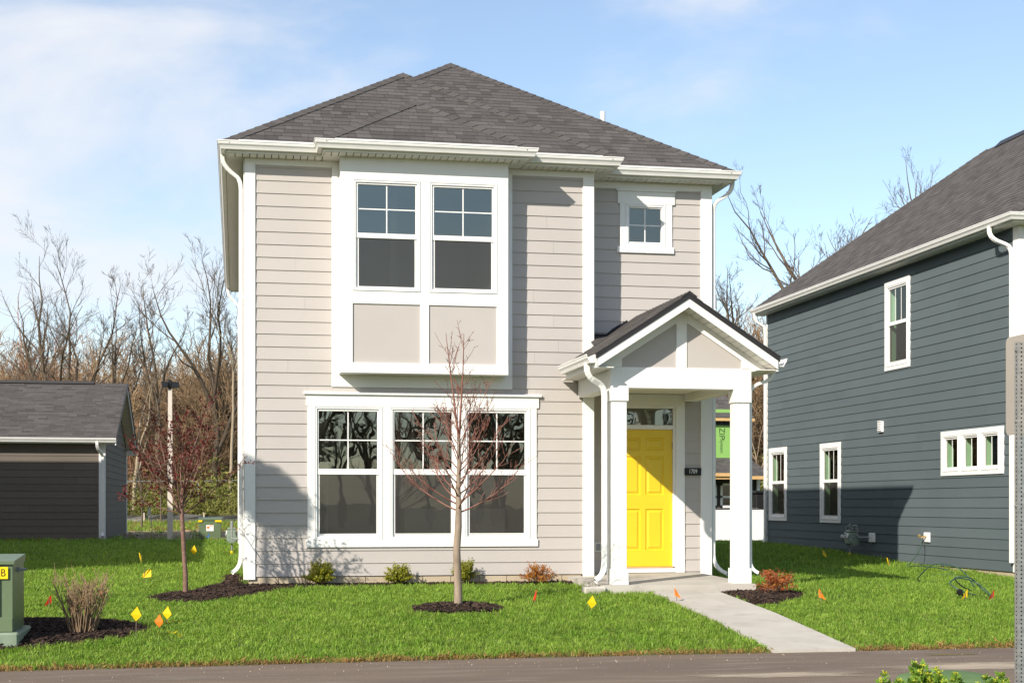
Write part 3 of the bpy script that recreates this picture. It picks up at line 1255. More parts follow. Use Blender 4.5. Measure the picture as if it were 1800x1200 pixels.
# lap siding, front
holes0 = [(.864, 4.134, .48, 2.62), (1.21, 3.77, 2.725, 5.88)]
siding(H, W0, .142, 4.822, .063, 5.79, holes0, SIDING, zb0=.063, Lmax=2.9, seed=8)
siding(H, WQ, 4.97, 6.77, .045, 5.775, [(5.24, 6.512, .0, 2.705), (5.515, 6.315, 4.85, 5.74)], SIDING, zb0=.063)
siding(H, WR, QY + .15, 12.9, .03, 5.88, [], SIDING, zb0=.063, joined='side_siding')
siding(H, WLh, .1, 12.86, .03, 5.88, [], SIDING, zb0=.063, joined='side_siding')

# trim on the main front
trim(H, W0, 0, .147, .02, 5.874)
trim(H, W0, 4.818, 4.985, .0, 5.874, w1=.03)
m1 = MB()
m1.box(4.968, 4.984, 0.002, QY - .02, .0, 5.874, .003)
m1.build('trim_board', WHITE, H)
m1 = MB()
m1.box(-.016, -.001, .002, .13, .02, 5.874, .003)
m1.build('trim_board', WHITE, H)
trim(H, W0, .147, 1.202, 5.785, 5.874, w1=.028)
trim(H, W0, 3.778, 4.818, 5.785, 5.874, w1=.028)
trim(H, W0, 1.202, 1.33, 2.89, 5.83, w1=.026)
trim(H, W0, 3.63, 3.778, 2.89, 5.83, w1=.026)
trim(H, W0, 1.202, 3.778, 2.715, 2.89, w1=.026)
trim(H, W0, 1.202, 1.299, 5.83, 5.874, w1=.026)
trim(H, W0, 3.661, 3.778, 5.83, 5.874, w1=.026)

# lower triple window
trim(H, W0, .814, 4.203, 2.606, 2.644, w1=.065, b=.003)
trim(H, W0, .846, 4.168, 2.447, 2.606, w1=.034)
for a, b in ((.864, .956), (1.914, 2.018), (2.977, 3.084), (4.036, 4.136)):
    trim(H, W0, a, b, .57, 2.447, w1=.030)
trim(H, W0, .846, 4.155, .465, .57, w1=.038)
for a, b, c, d in lw:
    window(H, W0, a, b, c, d, rail=(1.486, 1.566))
room(H, W0, .25, 4.72, .1, 2.66, .012, 4.2)
# stair stringer and a counter inside
mb = MB()
mb.box(2.55, 4.2, 2.9, 3.0, .1, 1.0)
mb.box(1.2, 1.35, 3.2, 3.3, .1, 2.66)
mb.box(2.3, 2.55, 3.0, 3.5, 1.2, 2.1)
mb.build('interior_fitting', PAPER, H, W0)

# bay: sides, underside, front boards
mb = MB()
mb.box(1.301, 1.34, PY + .002, .001, 2.889, 5.88)
mb.box(3.62, 3.659, PY + .002, .001, 2.889, 5.88)
mb.box(1.34, 3.62, PY + .012, .001, 2.889, 2.93)
mb.box(1.34, 3.62, PY + .012, PY + .03, 2.93, 3.90)
mb.build('bay_box', WHITE, H)
trim(H, WP, 1.299, 1.472, 3.03, 5.57)
trim(H, WP, 3.497, 3.661, 3.03, 5.57)
trim(H, WP, 2.412, 2.535, 3.03, 5.57, w1=.029)
trim(H, WP, 1.299, 3.661, 5.57, 5.88, w1=.031)
trim(H, WP, 1.472, 2.412, 3.848, 4.028, w1=.028)
trim(H, WP, 2.535, 3.497, 3.848, 4.028, w1=.028)
trim(H, WP, 1.299, 3.661, 2.887, 3.03, w1=.040)
for a, b in ((1.472, 2.412), (2.535, 3.497)):
    m1 = MB()
    m1.box(a, b, -.008, .008, 3.03, 3.848)
    m1.build('bay_panel', PANELM, H, WP)
    window(H, WP, a, b, 4.03, 5.57, rail=(4.76, 4.83), gl=.071, gr=.066, gt=.068, gb=.05)
room(H, WP, 1.345, 3.615, 3.95, 5.8, .055, 3.6)
mb = MB()
mb.box(2.2, 2.3, 2.0, 2.1, 3.95, 5.8)
mb.build('interior_fitting', DRYW, H, WP)

# recessed right part
trim(H, WQ, 6.766, 6.943, .0, 5.874, w1=.03)
m1 = MB()
m1.box(6.928, 6.942, QY + .002, QY + .13, .0, 5.874, .003)
m1.build('trim_board', WHITE, H)
trim(H, WQ, 4.972, 6.766, 5.770, 5.874, w1=.028)
trim(H, WQ, 5.448, 6.374, 5.738, 5.769, w1=.055, b=.003)
trim(H, WQ, 5.474, 6.360, 5.552, 5.738, w1=.033)
trim(H, WQ, 5.509, 5.60, 4.914, 5.552, w1=.03)
trim(H, WQ, 6.205, 6.320, 4.914, 5.552, w1=.03)
trim(H, WQ, 5.466, 6.347, 4.821, 4.914, w1=.038)
window(H, WQ, 5.60, 6.205, 4.914, 5.552, rail=None, gl=.058, gr=.058, gt=.062, gb=.073, screen=False)
room(H, WQ, 5.1, 6.8, 4.0, 5.8, .06, 2.8)

# door set
trim(H, WQ, 5.232, 5.38, .045, 2.535, w1=.03)
trim(H, WQ, 6.375, 6.516, .045, 2.535, w1=.03)
trim(H, WQ, 5.232, 6.516, 2.535, 2.715, w1=.032)
mb = MB()
mb.box(5.38, 5.424, -.012, .12, .137, 2.535, .003)
mb.box(6.338, 6.375, -.012, .12, .137, 2.535, .003)
mb.box(5.424, 6.338, -.012, .12, 2.505, 2.535, .003)
mb.box(5.424, 6.338, -.010, .12, 2.192, 2.257, .006)
mb.box(5.38, 6.375, -.022, .10, .05, .115, .003)
mb.build('door_frame', VINYL, H, WQ)
m1 = MB()
m1.box(5.424, 6.338, -.03, .10, .116, .137, .004)
m1.build('door_sill', LUMBER, H, WQ)
DX0, DX1, DZ0, DZ1, DY = 5.426, 6.336, .140, 2.189, .035
xs2 = [(DX0 + .135, DX0 + .415), (DX1 - .415, DX1 - .135)]
zs2 = [(DZ1 - .31, DZ1 - .12), (DZ1 - .98, DZ1 - .40), (DZ0 + .24, DZ0 + .86)]
pan = [(a, b, c, d) for a, b in xs2 for c, d in zs2]
mb = MB()
wall_holes(mb, DX0, DX1, DZ0, DZ1, pan, y=DY)
mb.box(DX0, DX1, DY + .018, DY + .045, DZ0, DZ1)
mb.add([(DX0, DY, DZ0), (DX0, DY + .012, DZ0), (DX0, DY + .012, DZ1), (DX0, DY, DZ1)], [(0, 1, 2, 3)])
mb.add([(DX1, DY, DZ0), (DX1, DY + .012, DZ0), (DX1, DY + .012, DZ1), (DX1, DY, DZ1)], [(0, 1, 2, 3)])
door = mb.build('door', DOORY, H, WQ)
for (a, b, c, d) in pan:
    m1 = MB()
    steps = [(0, 0), (.010, .015), (.026, .015), (.055, .002)]
    rings = [[(a + i, DY + y, c + i), (b - i, DY + y, c + i), (b - i, DY + y, d - i), (a + i, DY + y, d - i)] for i, y in steps]
    for r0, r1 in zip(rings[:-1], rings[1:]):
        for k in range(4):
            m1.quad(r0[k], r0[(k + 1) % 4], r1[(k + 1) % 4], r1[k])
    m1.poly(rings[-1])
    m1.build('door_panel', DOORY, door, WQ)
m1 = MB()
m1.quad((5.424, .03, 2.257), (6.338, .03, 2.257), (6.338, .03, 2.505), (5.424, .03, 2.505))
m1.build('transom_pane', GLASS, H, WQ, refix=False)
for z in (.45, 1.15, 1.95):
    m1 = MB()
    m1.cyl((6.337, DY - .006, z - .05), (6.337, DY - .006, z + .05), .007, 8)
    m1.build('hinge', STEEL, door, WQ)
m1 = MB()
m1.cyl((5.50, DY, 1.09), (5.50, DY - .05, 1.09), .012, 10)
m1.tube([(5.50, DY - .065, 1.09), (5.50, DY - .055, 1.09), (5.50, DY - .045, 1.09)], [.012, .03, .012], 12)
m1.cyl((5.50, DY, 1.26), (5.50, DY - .02, 1.26), .026, 12)
m1.build('handle', STEEL, door, WQ)
room(H, WQ, 5.2, 6.8, 2.0, 2.68, .13, 3.4)
# hall lamp seen through the transom
m1 = MB()
m1.tube([(5.98, .30, 2.50), (6.05, .30, 2.37)], [.022, .034], 10)
m1.cyl((6.05, .3, 2.25), (6.05, .3, 2.355), .03, 10)
m1.build('hall_lamp', PAPER, H, WQ)

# outlet cover by the door
m1 = MB()
m1.box(5.117, 5.23, -.045, -.012, .357, .51, .01)
ol = m1.build('outlet_cover', CREAM, H, WQ)
m1 = MB()
m1.box(5.140, 5.207, -.052, -.045, .385, .482, .003)
m1.build('outlet_lid', STEEL, ol, WQ)

# eaves
FP = [(-.25, 13.25, 6.03), (-.25, -.25, 6.03), (1.05, -.25, 6.03), (1.05, -.57, 6.03), (3.911, -.57, 6.03), (3.911, -.25, 6.03), (5.22, -.25, 6.03), (5.22, .28, 6.03), (7.177, .28, 6.03), (7.177, 13.25, 6.03)]
gutter(H, FP)
fascia(H, FP)
mb = MB()
zs = 5.876
soffit_strip(mb, (0, 13.2), (0, 0), (-.23, 0), zs)
soffit_strip(mb, (-.23, 0), (1.06, 0), (0, -.23), zs)
soffit_strip(mb, (1.07, PY), (3.89, PY), (0, -.23), zs)
soffit_strip(mb, (1.299, PY), (1.299, 0), (-.23, 0), zs)
soffit_strip(mb, (3.661, 0), (3.661, PY), (.23, 0), zs)
soffit_strip(mb, (3.9, 0), (5.20, 0), (0, -.23), zs)
soffit_strip(mb, (4.985, 0), (4.985, QY), (.21, 0), zs)
soffit_strip(mb, (5.20, QY), (7.15, QY), (0, -.23), zs)
soffit_strip(mb, (6.945, QY), (6.945, 13.2), (.21, 0), zs)
mb.build('soffit', SOFFIT, H)
mb = MB()
mb.box(-.24, 5.2, .0, 13.2, 5.9, 5.93)
mb.box(5.2, 7.16, .29, 13.2, 5.9, 5.93)
mb.box(-.24, 5.2, -.24, 0, 5.9, 5.93)
mb.box(1.06, 3.9, -.56, -.24, 5.9, 5.93)
mb.build('soffit_groove_shade', BLACKM, H)  # black sheet stands for the shade inside the soffit grooves

# roof planes
sl = 2 / 3.0
ze = 6.025
x0, x1 = -.29, 7.217


def zA(y):
    return ze + sl * (y - .24)


rf = Roof(3)
xc = (x0 + x1) / 2
hA = (x1 - x0) / 2
apA = (xc, .24 + hA, ze + sl * hA)
xb1 = 5.26
hB = (xb1 - x0) / 2
xcB = (x0 + xb1) / 2
apB = (xcB, -.29 + hB, ze + sl * hB)
vB = (xcB, .24 + hB, ze + sl * hB)
c0, c1 = 1.01, 3.951
hC = (c1 - c0) / 2
xcC = (c0 + c1) / 2
apC = (xcC, -.61 + hC, ze + sl * hC)
vC = (xcC, -.29 + hC, ze + sl * hC)
yb = 13.29
rbk = (xc, yb - hA, ze + sl * hA)
rf.plane([(xb1, .24, ze), (x1, .24, ze), apA, vB], ((x0, .24, ze), (x1, .24, ze)), True)
rf.plane([(x0, -.29, ze), (c0, -.29, ze), vC, apB], ((x0, -.29, ze), (xb1, -.29, ze)), True)
rf.plane([(c1, -.29, ze), (xb1, -.29, ze), apB, vC], ((x0, -.29, ze), (xb1, -.29, ze)), True)
rf.plane([(c0, -.61, ze), (c1, -.61, ze), apC], ((c0, -.61, ze), (c1, -.61, ze)), True)
rf.plane([(c0, -.61, ze), apC, vC, (c0, -.29, ze)], ((c0, -.29, ze), (c0, -.61, ze)))
rf.plane([(c1, -.61, ze), apC, vC, (c1, -.29, ze)], ((c1, -.61, ze), (c1, -.29, ze)))
rf.plane([(xb1, -.29, ze), apB, vB, (xb1, .24, ze)], ((xb1, -.29, ze), (xb1, .24, ze)))
rf.plane([(x0, -.29, ze), apB, vB, apA, rbk, (x0, yb, ze)], ((x0, yb, ze), (x0, -.29, ze)))
rf.plane([(x1, .24, ze), (x1, yb, ze), rbk, apA], ((x1, .24, ze), (x1, yb, ze)))
rf.plane([(x1, yb, ze), (x0, yb, ze), rbk], ((x1, yb, ze), (x0, yb, ze)))
roof = rf.finish(H, 300)


def hipd(sx, sy):
    """unit directions away from a front hip: within the front plane and within the side plane"""
    t = Vector((-sx, 1, sl)).normalized()
    d1 = Vector((0, -sl, 1)).normalized().cross(t)
    if d1.x * sx > 0:
        d1 = -d1
    d2 = Vector((sx * sl, 0, 1)).normalized().cross(t)
    if d2.y < 0:
        d2 = -d2
    return d1.normalized(), d2.normalized()


dl, dr = hipd(-1, 0), hipd(1, 0)
hip_caps(roof, (x1, .24, ze), apA, dr[0], dr[1], RR)
hip_caps(roof, vB, apA, dl[0], dl[1], RR)
hip_caps(roof, (x0, -.29, ze), apB, dl[0], dl[1], RR)
hip_caps(roof, (xb1, -.29, ze), apB, dr[0], dr[1], RR)
hip_caps(roof, (c0, -.61, ze), apC, dl[0], dl[1], RR)
hip_caps(roof, (c1, -.61, ze), apC, dr[0], dr[1], RR)
dn = .555
hip_caps(roof, apA, rbk, Vector((-.83, 0, -dn)), Vector((.83, 0, -dn)), RR)
hip_caps(roof, apB, Vector(vB) + Vector((0, -.02, 0)), Vector((-.83, 0, -dn)), Vector((.83, 0, -dn)), RR)
hip_caps(roof, apC, Vector(vC) + Vector((0, -.02, 0)), Vector((-.83, 0, -dn)), Vector((.83, 0, -dn)), RR)
m1 = MB()
m1.cyl((5.72, 2.4, 6.9), (5.72, 2.4, 7.42), .042, 14)
m1.build('vent_pipe', VINYL, H)

# downspouts of the main eaves
downspout(H, [(-.30, .05, 5.93)] + bez((-.30, .06, 5.88), (-.30, .07, 5.78), (-.18, .09, 5.68)) + bez((-.10, .10, 5.62), (-.052, .11, 5.57), (-.052, .11, 5.45)) + [(-.052, .11, z) for z in (4.5, 3.0, 1.5)] +
          bez((-.052, .11, .36), (-.052, .10, .18), (-.17, .05, .12), 6), face='x')
downspout(H, [(-.30, 13.0, 5.93)] + bez((-.30, 13.0, 5.88), (-.30, 13.0, 5.75), (-.15, 13.0, 5.62)) + [(-.052, 12.9, 5.5), (-.052, 12.9, .2)], face='x')
downspout(H, [(7.235, .42, 5.93)] + bez((7.235, .43, 5.88), (7.235, .44, 5.77), (7.12, .50, 5.70)) + bez((7.05, .52, 5.66), (6.985, .56, 5.62), (6.985, .58, 5.50)) + [(6.985, .58, z) for z in (4.5, 3.0, 1.5)] +
          bez((6.985, .58, .3), (6.985, .56, .1), (7.15, .40, .02), 6), face='x')
for z in (3.95, 1.75):
    m1 = MB()
    m1.box(-.094, -.004, .078, .142, z, z + .03)
    m1.build('downspout_strap', METALW, H)

# ---- porch
CF = -1.9
WC = FR(0, CF, 0)
mb = MB()
v = [(4.60, -1.99), (6.735, -1.99), (6.735, QY - .002), (4.972, QY - .002), (4.972, -.002), (4.60, -.002)]
n_ = len(v)
zt = lambda y: .002 + .038 * (y + 2) / 2.5
mb.add([(x, y, zt(y)) for x, y in v] + [(x, y, -.30) for x, y in v], [tuple(range(n_))] + [(i, (i + 1) % n_, n_ + (i + 1) % n_, n_ + i) for i in range(n_)])
mb.build('porch_slab', CONC, H)
for cx0, cx1 in ((4.772, 4.972), (6.470, 6.679)):
    mb = MB()
    mb.box(cx0, cx1, CF, CF + .205, .02, 2.60, .006)
    col_ = mb.build('column', WHITE, H)
    m1 = MB()
    m1.box(cx0 - .02, cx1 + .022, CF - .02, CF + .225, .004, .208, .006)
    m1.build('column_base', WHITE, col_)
    m1 = MB()
    m1.box(cx0 - .02, cx1 + .022, CF - .02, CF + .225, 2.432, 2.606, .006)
    m1.build('column_cap', WHITE, col_)
mb = MB()
mb.box(4.745, 6.703, CF - .004, CF + .24, 2.607, 2.885, .005)
mb.build('porch_beam', WHITE, H)
for a, b in ((4.745, 4.95), (6.50, 6.703)):
    mb = MB()
    mb.box(a, b, CF + .24, (-.032 if a < 4.9 else QY - .034), 2.61, 2.92, .004)
    mb.build('porch_beam', WHITE, H)
mb = MB()
mb.box(4.955, 6.49, CF + .245, QY - .036, 2.72, 2.735)
mb.build('porch_ceiling', SOFFIT, H)

GX, GS, GA = 5.732, .645, 3.84          # gable centre, slope, roof apex


def rz(x, top=GA):
    return top - GS * abs(x - GX)


mb = MB()
mb.prism([(4.74, 2.885), (6.695, 2.885), (6.695, rz(6.695) - .186), (GX, GA - .186), (4.74, rz(4.74) - .186)], 1, CF + .012, CF + .08)
mb.build('gable_wall', PANELM, H)
mb = MB()
mb.prism([(5.653, 2.886), (5.795, 2.886), (5.795, 3.60), (5.653, 3.60)], 1, CF - .004, CF + .012)
mb.build('trim_board', WHITE, H)
for sx in (-1, 1):
    mb = MB()
    X = lambda d: GX + sx * d
    mb.prism([(X(.0), 3.53), (X(.0), 3.657), (X(1.17), 3.657 - GS * 1.17), (X(1.17), 2.866), (X(.972), 2.866), (X(.972), 2.886), (X(.83), 2.886), (X(.83), 3.53 - GS * .83)], 1, CF - .008 - .001 * sx, CF + .0115)
    mb.build('trim_board', WHITE, H)
    # rake fascia, soffit under the rake, black drip edge
    mb = MB()
    mb.prism([(X(0), 3.655), (X(0), 3.772), (X(1.232), 3.772 - GS * 1.232), (X(1.232), 3.655 - GS * 1.232)] if sx > 0 else
             [(X(0), 3.772), (X(0), 3.655), (X(1.232), 3.655 - GS * 1.232), (X(1.232), 3.772 - GS * 1.232)], 1, -2.21, -2.185)
    mb.build('rake_board', WHITE, H)
    for k in range(13):
        d0, d1 = .02 + k * .093, .02 + (k + 1) * .093 - .008
        m1 = MB()
        m1.add([(X(d), y, 3.658 - GS * d + t) for t in (0, .006) for d in (d0, d1) for y in (-2.184, CF - .009)],
               [(0, 1, 3, 2), (4, 6, 7, 5), (0, 4, 5, 1), (2, 3, 7, 6), (0, 2, 6, 4), (1, 5, 7, 3)])
        m1.build('soffit_panel', SOFFIT, H)
    m1 = MB()
    m1.add([(X(d), y, 3.668 - GS * d + t) for t in (0, .004) for d in (0, 1.23) for y in (-2.184, CF + .0)],
           [(0, 1, 3, 2), (4, 6, 7, 5), (0, 4, 5, 1), (2, 3, 7, 6), (0, 2, 6, 4), (1, 5, 7, 3)])
    m1.build('soffit_groove_shade', BLACKM, H)  # black layer puts shade into the rake soffit grooves as colour
    m1 = MB()
    m1.add([(X(d), y, z - GS * d) for y in (-2.222, -2.19) for d, z in ((0, GA - .006), (1.255, GA - .006), (1.255, GA - .072), (0, GA - .072))],
           [(0, 1, 2, 3), (4, 7, 6, 5), (0, 4, 5, 1), (1, 5, 6, 2), (2, 6, 7, 3)])
    m1.build('drip_edge', BLACKM, H)
# porch roof
pr = Roof(9)
e0 = 1.262
yl = -2.225
pr.plane([(GX - e0, yl, rz(GX - e0)), (GX, yl, GA), (GX, -.035, GA), (GX - e0, -.035, rz(GX - e0))], ((GX - e0, -.035, rz(GX - e0)), (GX - e0, yl, rz(GX - e0))), True)
pr.plane([(4.99, -.035, rz(4.99)), (GX, -.035, GA), (GX, QY - .005, GA), (4.99, QY - .005, rz(4.99))], ((GX - e0, QY, rz(GX - e0)), (GX - e0, yl, rz(GX - e0))))
pr.plane([(GX + e0, yl, rz(GX + e0)), (GX, yl, GA), (GX, QY - .005, GA), (GX + e0, QY - .005, rz(GX + e0))], ((GX + e0, yl, rz(GX + e0)), (GX + e0, QY, rz(GX + e0))))
proof = pr.finish(H, 60, 'porch_roof')
hip_caps(proof, (GX, yl, GA), (GX, QY - .02, GA), Vector((-.84, 0, -.54)), Vector((.84, 0, -.54)), RR, name='ridge_shingle')
# flashing where the roof meets the wall, and a small cricket
m1 = MB()
m1.add([(x, QY - .02 - dy, z) for dy in (0, .006) for x, z in ((4.99, rz(4.99)), (5.62, rz(5.62)), (5.62, rz(5.62) + .05), (5.40, rz(5.40) + .06), (5.30, 3.60), (4.99, 3.60))],
       [(0, 1, 2, 3, 4, 5), (6, 11, 10, 9, 8, 7), (0, 6, 7, 1), (1, 7, 8, 2), (2, 8, 9, 3), (3, 9, 10, 4), (4, 10, 11, 5), (5, 11, 6, 0)])
m1.build('flashing', MEMB, H)
m1 = MB()
m1.add([(4.99, .0, rz(4.99) + .10), (4.99, QY - .03, 3.56), (5.33, QY - .03, 3.575), (5.13, -.30, rz(5.13) + .01), (4.93, -.30, rz(4.93) + .012), (4.93, -.04, rz(4.93) + .09)], [(0, 1, 2, 3), (0, 3, 4, 5)])
m1.build('cricket', SHINGD, H)
# porch gutters, fascias and downspouts
gl = [(GX - e0 + .008, -.42, 3.02), (GX - e0 + .008, -2.16, 3.02)]
gr_ = [(GX + e0 - .012, -2.18, 3.01), (GX + e0 - .012, QY - .05, 3.01)]
for p_ in (gl, gr_):
    gutter(H, p_)
    mb = MB()
    mb.sweep([(-.002, .0), (-.002, -.175), (-.024, -.175), (-.024, .0)], p_)
    mb.build('fascia', METALW, H)
mb = MB()
mb.box(GX - e0 + .03, 4.73, -2.15, -.04, 2.85, 2.862)
mb.box(6.704, GX + e0 - .03, -2.15, QY - .05, 2.85, 2.862)
mb.build('porch_soffit', SOFFIT, H)
downspout(H, [(4.415, -1.95, 2.92)] + bez((4.415, -1.95, 2.87), (4.415, -1.95, 2.76), (4.50, -1.92, 2.71)) + bez((4.60, -1.88, 2.66), (4.675, -1.86, 2.62), (4.675, -1.86, 2.50)) +
          [(4.675, -1.86, z) for z in (2.0, 1.4, .8)] + bez((4.675, -1.86, .32), (4.675, -1.87, .12), (4.53, -1.95, .06), 6))
downspout(H, [(7.05, -1.8, 2.92)] + bez((7.05, -1.8, 2.88), (7.05, -1.8, 2.78), (6.95, -1.8, 2.735)) + bez((6.85, -1.8, 2.70), (6.715, -1.8, 2.66), (6.715, -1.8, 2.55)) +
          [(6.715, -1.8, z) for z in (2.0, 1.4, .8)] + bez((6.715, -1.8, .32), (6.715, -1.8, .18), (6.82, -1.86, .14), 6), w=.07, d=.045, face='x')
mb = MB()
mb.box(4.36, 4.66, -2.06, -1.86, -.12, -.01, .02)
mb.box(4.40, 4.44, -2.04, -1.88, -.01, .02, .008)
tag(mb.build('splash_block', CONC), 'pale concrete splash block under the downspout by the left porch column', 'splash block')

# house number
NUM = thing('house_number', 'black plaque with the house number 1709 on the porch wall', 'house number', (6.636, QY - .03, 1.56))
m1 = MB()
m1.box(6.507, 6.766, QY - .050, QY - .031, 1.506, 1.617, .004)
m1.build('plaque', BLK, NUM)


def lettering(txt, parent, W, size, mat, sx=1.0, ext=.0008, align='CENTER', name='lettering'):
    cu = bpy.data.curves.new(name, 'FONT')
    cu.body = txt
    cu.size = size
    cu.extrude = ext
    cu.align_x = align
    cu.align_y = 'CENTER'
    cu.materials.append(mat)
    tmp = bpy.data.objects.new('tmp', cu)
    COL.objects.link(tmp)
    bpy.context.view_layer.update()
    me = bpy.data.meshes.new_from_object(tmp.evaluated_get(bpy.context.evaluated_depsgraph_get()))
    bpy.data.objects.remove(tmp)
    return link(name, me, parent, W @ Matrix.Diagonal((sx, 1, 1, 1)))


lettering('1709', NUM, Matrix.Translation((6.636, QY - .0515, 1.561)) @ Matrix.Rotation(math.pi / 2, 4, 'X'), .092, PAPER, .74)
# ------------------------------------------------------------------ the slate blue house
BH = thing('house', 'slate blue house at the right with white trimmed windows and a dark hip roof', 'house', (16.3, 7.5, 0))
BX, BY0, BY1 = 12.6, 1.6, 13.4
WB = FR(BX, BY1, -math.pi / 2)
WBF = FR(BX, BY0, 0)
BL = BY1 - BY0
zs_ = 5.675
bw = [(.266, 1.253, .76, 2.335), (3.459, 4.406, .745, 2.316), (6.782, 7.713, 3.79, 5.378), (9.167, 9.760, 1.665, 2.315), (9.873, 10.484, 1.665, 2.315), (10.583, 11.189, 1.665, 2.315)]
bt = [(.176, 1.343, .686, 2.425), (3.369, 4.496, .671, 2.406), (6.692, 7.803, 3.711, 5.467), (9.082, 11.327, 1.587, 2.394)]
mb = MB()
wall_holes(mb, 0, BL, -.05, 5.75, [(a + .03, b - .03, c + .03, d - .03) for a, b, c, d in bw])
mb.build('wall', BLUE, BH, WB)
mb = MB()
mb.quad((0, .003, -.06), (7.52, .003, -.06), (7.52, .003, 5.75), (0, .003, 5.75))
mb.quad((7.52, .003, -.06), (7.52, BL, -.06), (7.52, BL, 5.75), (7.52, .003, 5.75))
mb.quad((0, BL, -.06), (7.52, BL, -.06), (7.52, BL, 5.75), (0, BL, 5.75))
mb.build('wall', BLUE, BH, WBF)
mb = MB()
mb.box(BX + .015, BX + 7.5, BY0 + .03, BY1 - .03, -.5, -.055)
mb.build('foundation', FOUND, BH)
siding(BH, WB, .0, BL - .16, -.053, 5.70, [(a + .02, b - .02, c + .02, d - .02) for a, b, c, d in bt], BLUE, zb0=-.053, Lmax=3.66, seed=4)
siding(BH, WBF, .16, 7.5, -.053, 5.70, [], BLUE, zb0=-.053, joined='front_siding')
trim(BH, WB, BL - .17, BL + .02, -.06, 5.68, w1=.022)
trim(BH, WBF, -.021, .15, -.06, 5.68, w1=.021)
trim(BH, WB, -.02, .05, -.06, 5.68, w1=.022)
for (a, b, c, d), (ta, tb, tc, td) in zip(bw[:3], bt[:3]):
    trim(BH, WB, ta, tb, d, td, w1=.032)
    trim(BH, WB, ta, tb, tc, c, w1=.032)
    trim(BH, WB, ta, a, c, d, w1=.030)
    trim(BH, WB, b, tb, c, d, w1=.030)
trim(BH, WB, 9.082, 11.327, 2.315, 2.394, w1=.032)
trim(BH, WB, 9.082, 11.327, 1.587, 1.665, w1=.032)
for a, b in ((9.082, 9.167), (9.760, 9.873), (10.484, 10.583), (11.189, 11.327)):
    trim(BH, WB, a, b, 1.665, 2.315, w1=.030)


def jamb(win, W, a, b, c, d, depth=.16):
    mb = MB()
    i = .045
    mb.box(a + .005, a + i, .051, depth, c, d)
    mb.box(b - i, b - .005, .051, depth, c, d)
    mb.box(a + i, b - i, .051, depth, d - i, d - .005)
    mb.box(a + i, b - i, .051, depth, c + .005, c + i)
    for k in range(3):
        mb.box(a + i, a + i + .004, .06 + k * .034, .078 + k * .034, c + i, d - i)
    mb.build('jamb', GREENJ, win, W)


for k, (a, b, c, d) in enumerate(bw):
    if k < 3:
        r_ = (c + .80, c + .87)
        w_ = window(BH, WB, a, b, c, d, rail=r_, gl=.075, gr=.075, gt=.075, gb=.075, cols=3, rows=1, glass=GLASS2, muntw=.018)
    else:
        w_ = window(BH, WB, a, b, c, d, rail=None, gl=.07, gr=.07, gt=.073, gb=.075, cols=2, rows=1, glass=GLASS2, screen=False, muntw=.018)
    jamb(w_, WB, a, b, c, d)
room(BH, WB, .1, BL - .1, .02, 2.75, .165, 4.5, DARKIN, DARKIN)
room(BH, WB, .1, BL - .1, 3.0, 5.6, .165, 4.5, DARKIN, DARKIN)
# wall fittings
m1 = MB()
a, b, c, d = BY1 - 6.98, BY1 - 6.77, 2.51, 2.73
m1.box(a, b, -.055, -.005, c, d, .01)
for k in range(5):
    m1.box(a + .03, b - .03, -.075, -.055, c + .03 + k * .044, c + .052 + k * .044, .004)
m1.build('wall_vent', VINYL, BH, WB)
for y0_, y1_, c, d in ((4.98, 4.75, .361, .548), (7.43, 7.16, .30, .49)):
    m1 = MB()
    m1.box(BY1 - y0_, BY1 - y1_, -.045, -.005, c, d, .012)
    m1.build('mounting_block', VINYL, BH, WB)
m1 = MB()
u = BY1 - 4.87
m1.tube([(u, -.04, .47), (u, -.10, .47), (u - .02, -.13, .44)], [.018, .018, .014], 10)
m1.cyl((u - .01, -.12, .47), (u - .07, -.14, .48), .006, 8)
m1.cyl((u - .07, -.14, .48), (u - .085, -.145, .483), .03, 12)
m1.build('hose_tap', BRASS, BH, WB)
# eaves
fp = [(12.35, 13.65, 5.82), (12.35, 1.35, 5.82), (20.37, 1.35, 5.82), (20.37, 13.65, 5.82)]
gutter(BH, fp)
fascia(BH, fp)
mb = MB()
soffit_strip(mb, (BX, 13.6), (BX, BY0), (-.23, 0), 5.672)
soffit_strip(mb, (BX - .23, BY0), (20.3, BY0), (0, -.23), 5.672)
mb.build('soffit', SOFFIT, BH)
mb = MB()
mb.box(12.36, 20.3, 1.36, 13.64, 5.69, 5.72)
mb.build('soffit_groove_shade', BLACKM, BH)  # black sheet above the soffit, painting the shade in its grooves
br = Roof(21)
s2 = .78
ze2 = 5.815
X0, X1, Y0, Y1 = 12.31, 20.41, 1.31, 13.69
h2 = (X1 - X0) / 2
r1, r2 = (X0 + h2, Y0 + h2, ze2 + s2 * h2), (X0 + h2, Y1 - h2, ze2 + s2 * h2)
br.plane([(X0, Y0, ze2), (X0, Y1, ze2), r2, r1], ((X0, Y1, ze2), (X0, Y0, ze2)), e=.143)
br.plane([(X0, Y0, ze2), (X1, Y0, ze2), r1], ((X0, Y0, ze2), (X1, Y0, ze2)))
br.plane([(X1, Y0, ze2), (X1, Y1, ze2), r2, r1], ((X1, Y0, ze2), (X1, Y1, ze2)))
br.plane([(X0, Y1, ze2), (X1, Y1, ze2), r2], ((X1, Y1, ze2), (X0, Y1, ze2)))
bro = br.finish(BH, 0)
t_ = Vector((1, 1, s2)).normalized()
d1 = Vector((0, -s2, 1)).normalized().cross(t_)
d1 = d1 if d1.x > 0 else -d1
d2 = Vector((-s2, 0, 1)).normalized().cross(t_)
d2 = d2 if d2.y > 0 else -d2
hip_caps(bro, (X0, Y0, ze2), r1, d1, d2, RR)
d1m, d2m = Vector((d1.x, -d1.y, d1.z)), Vector((d2.x, -d2.y, d2.z))
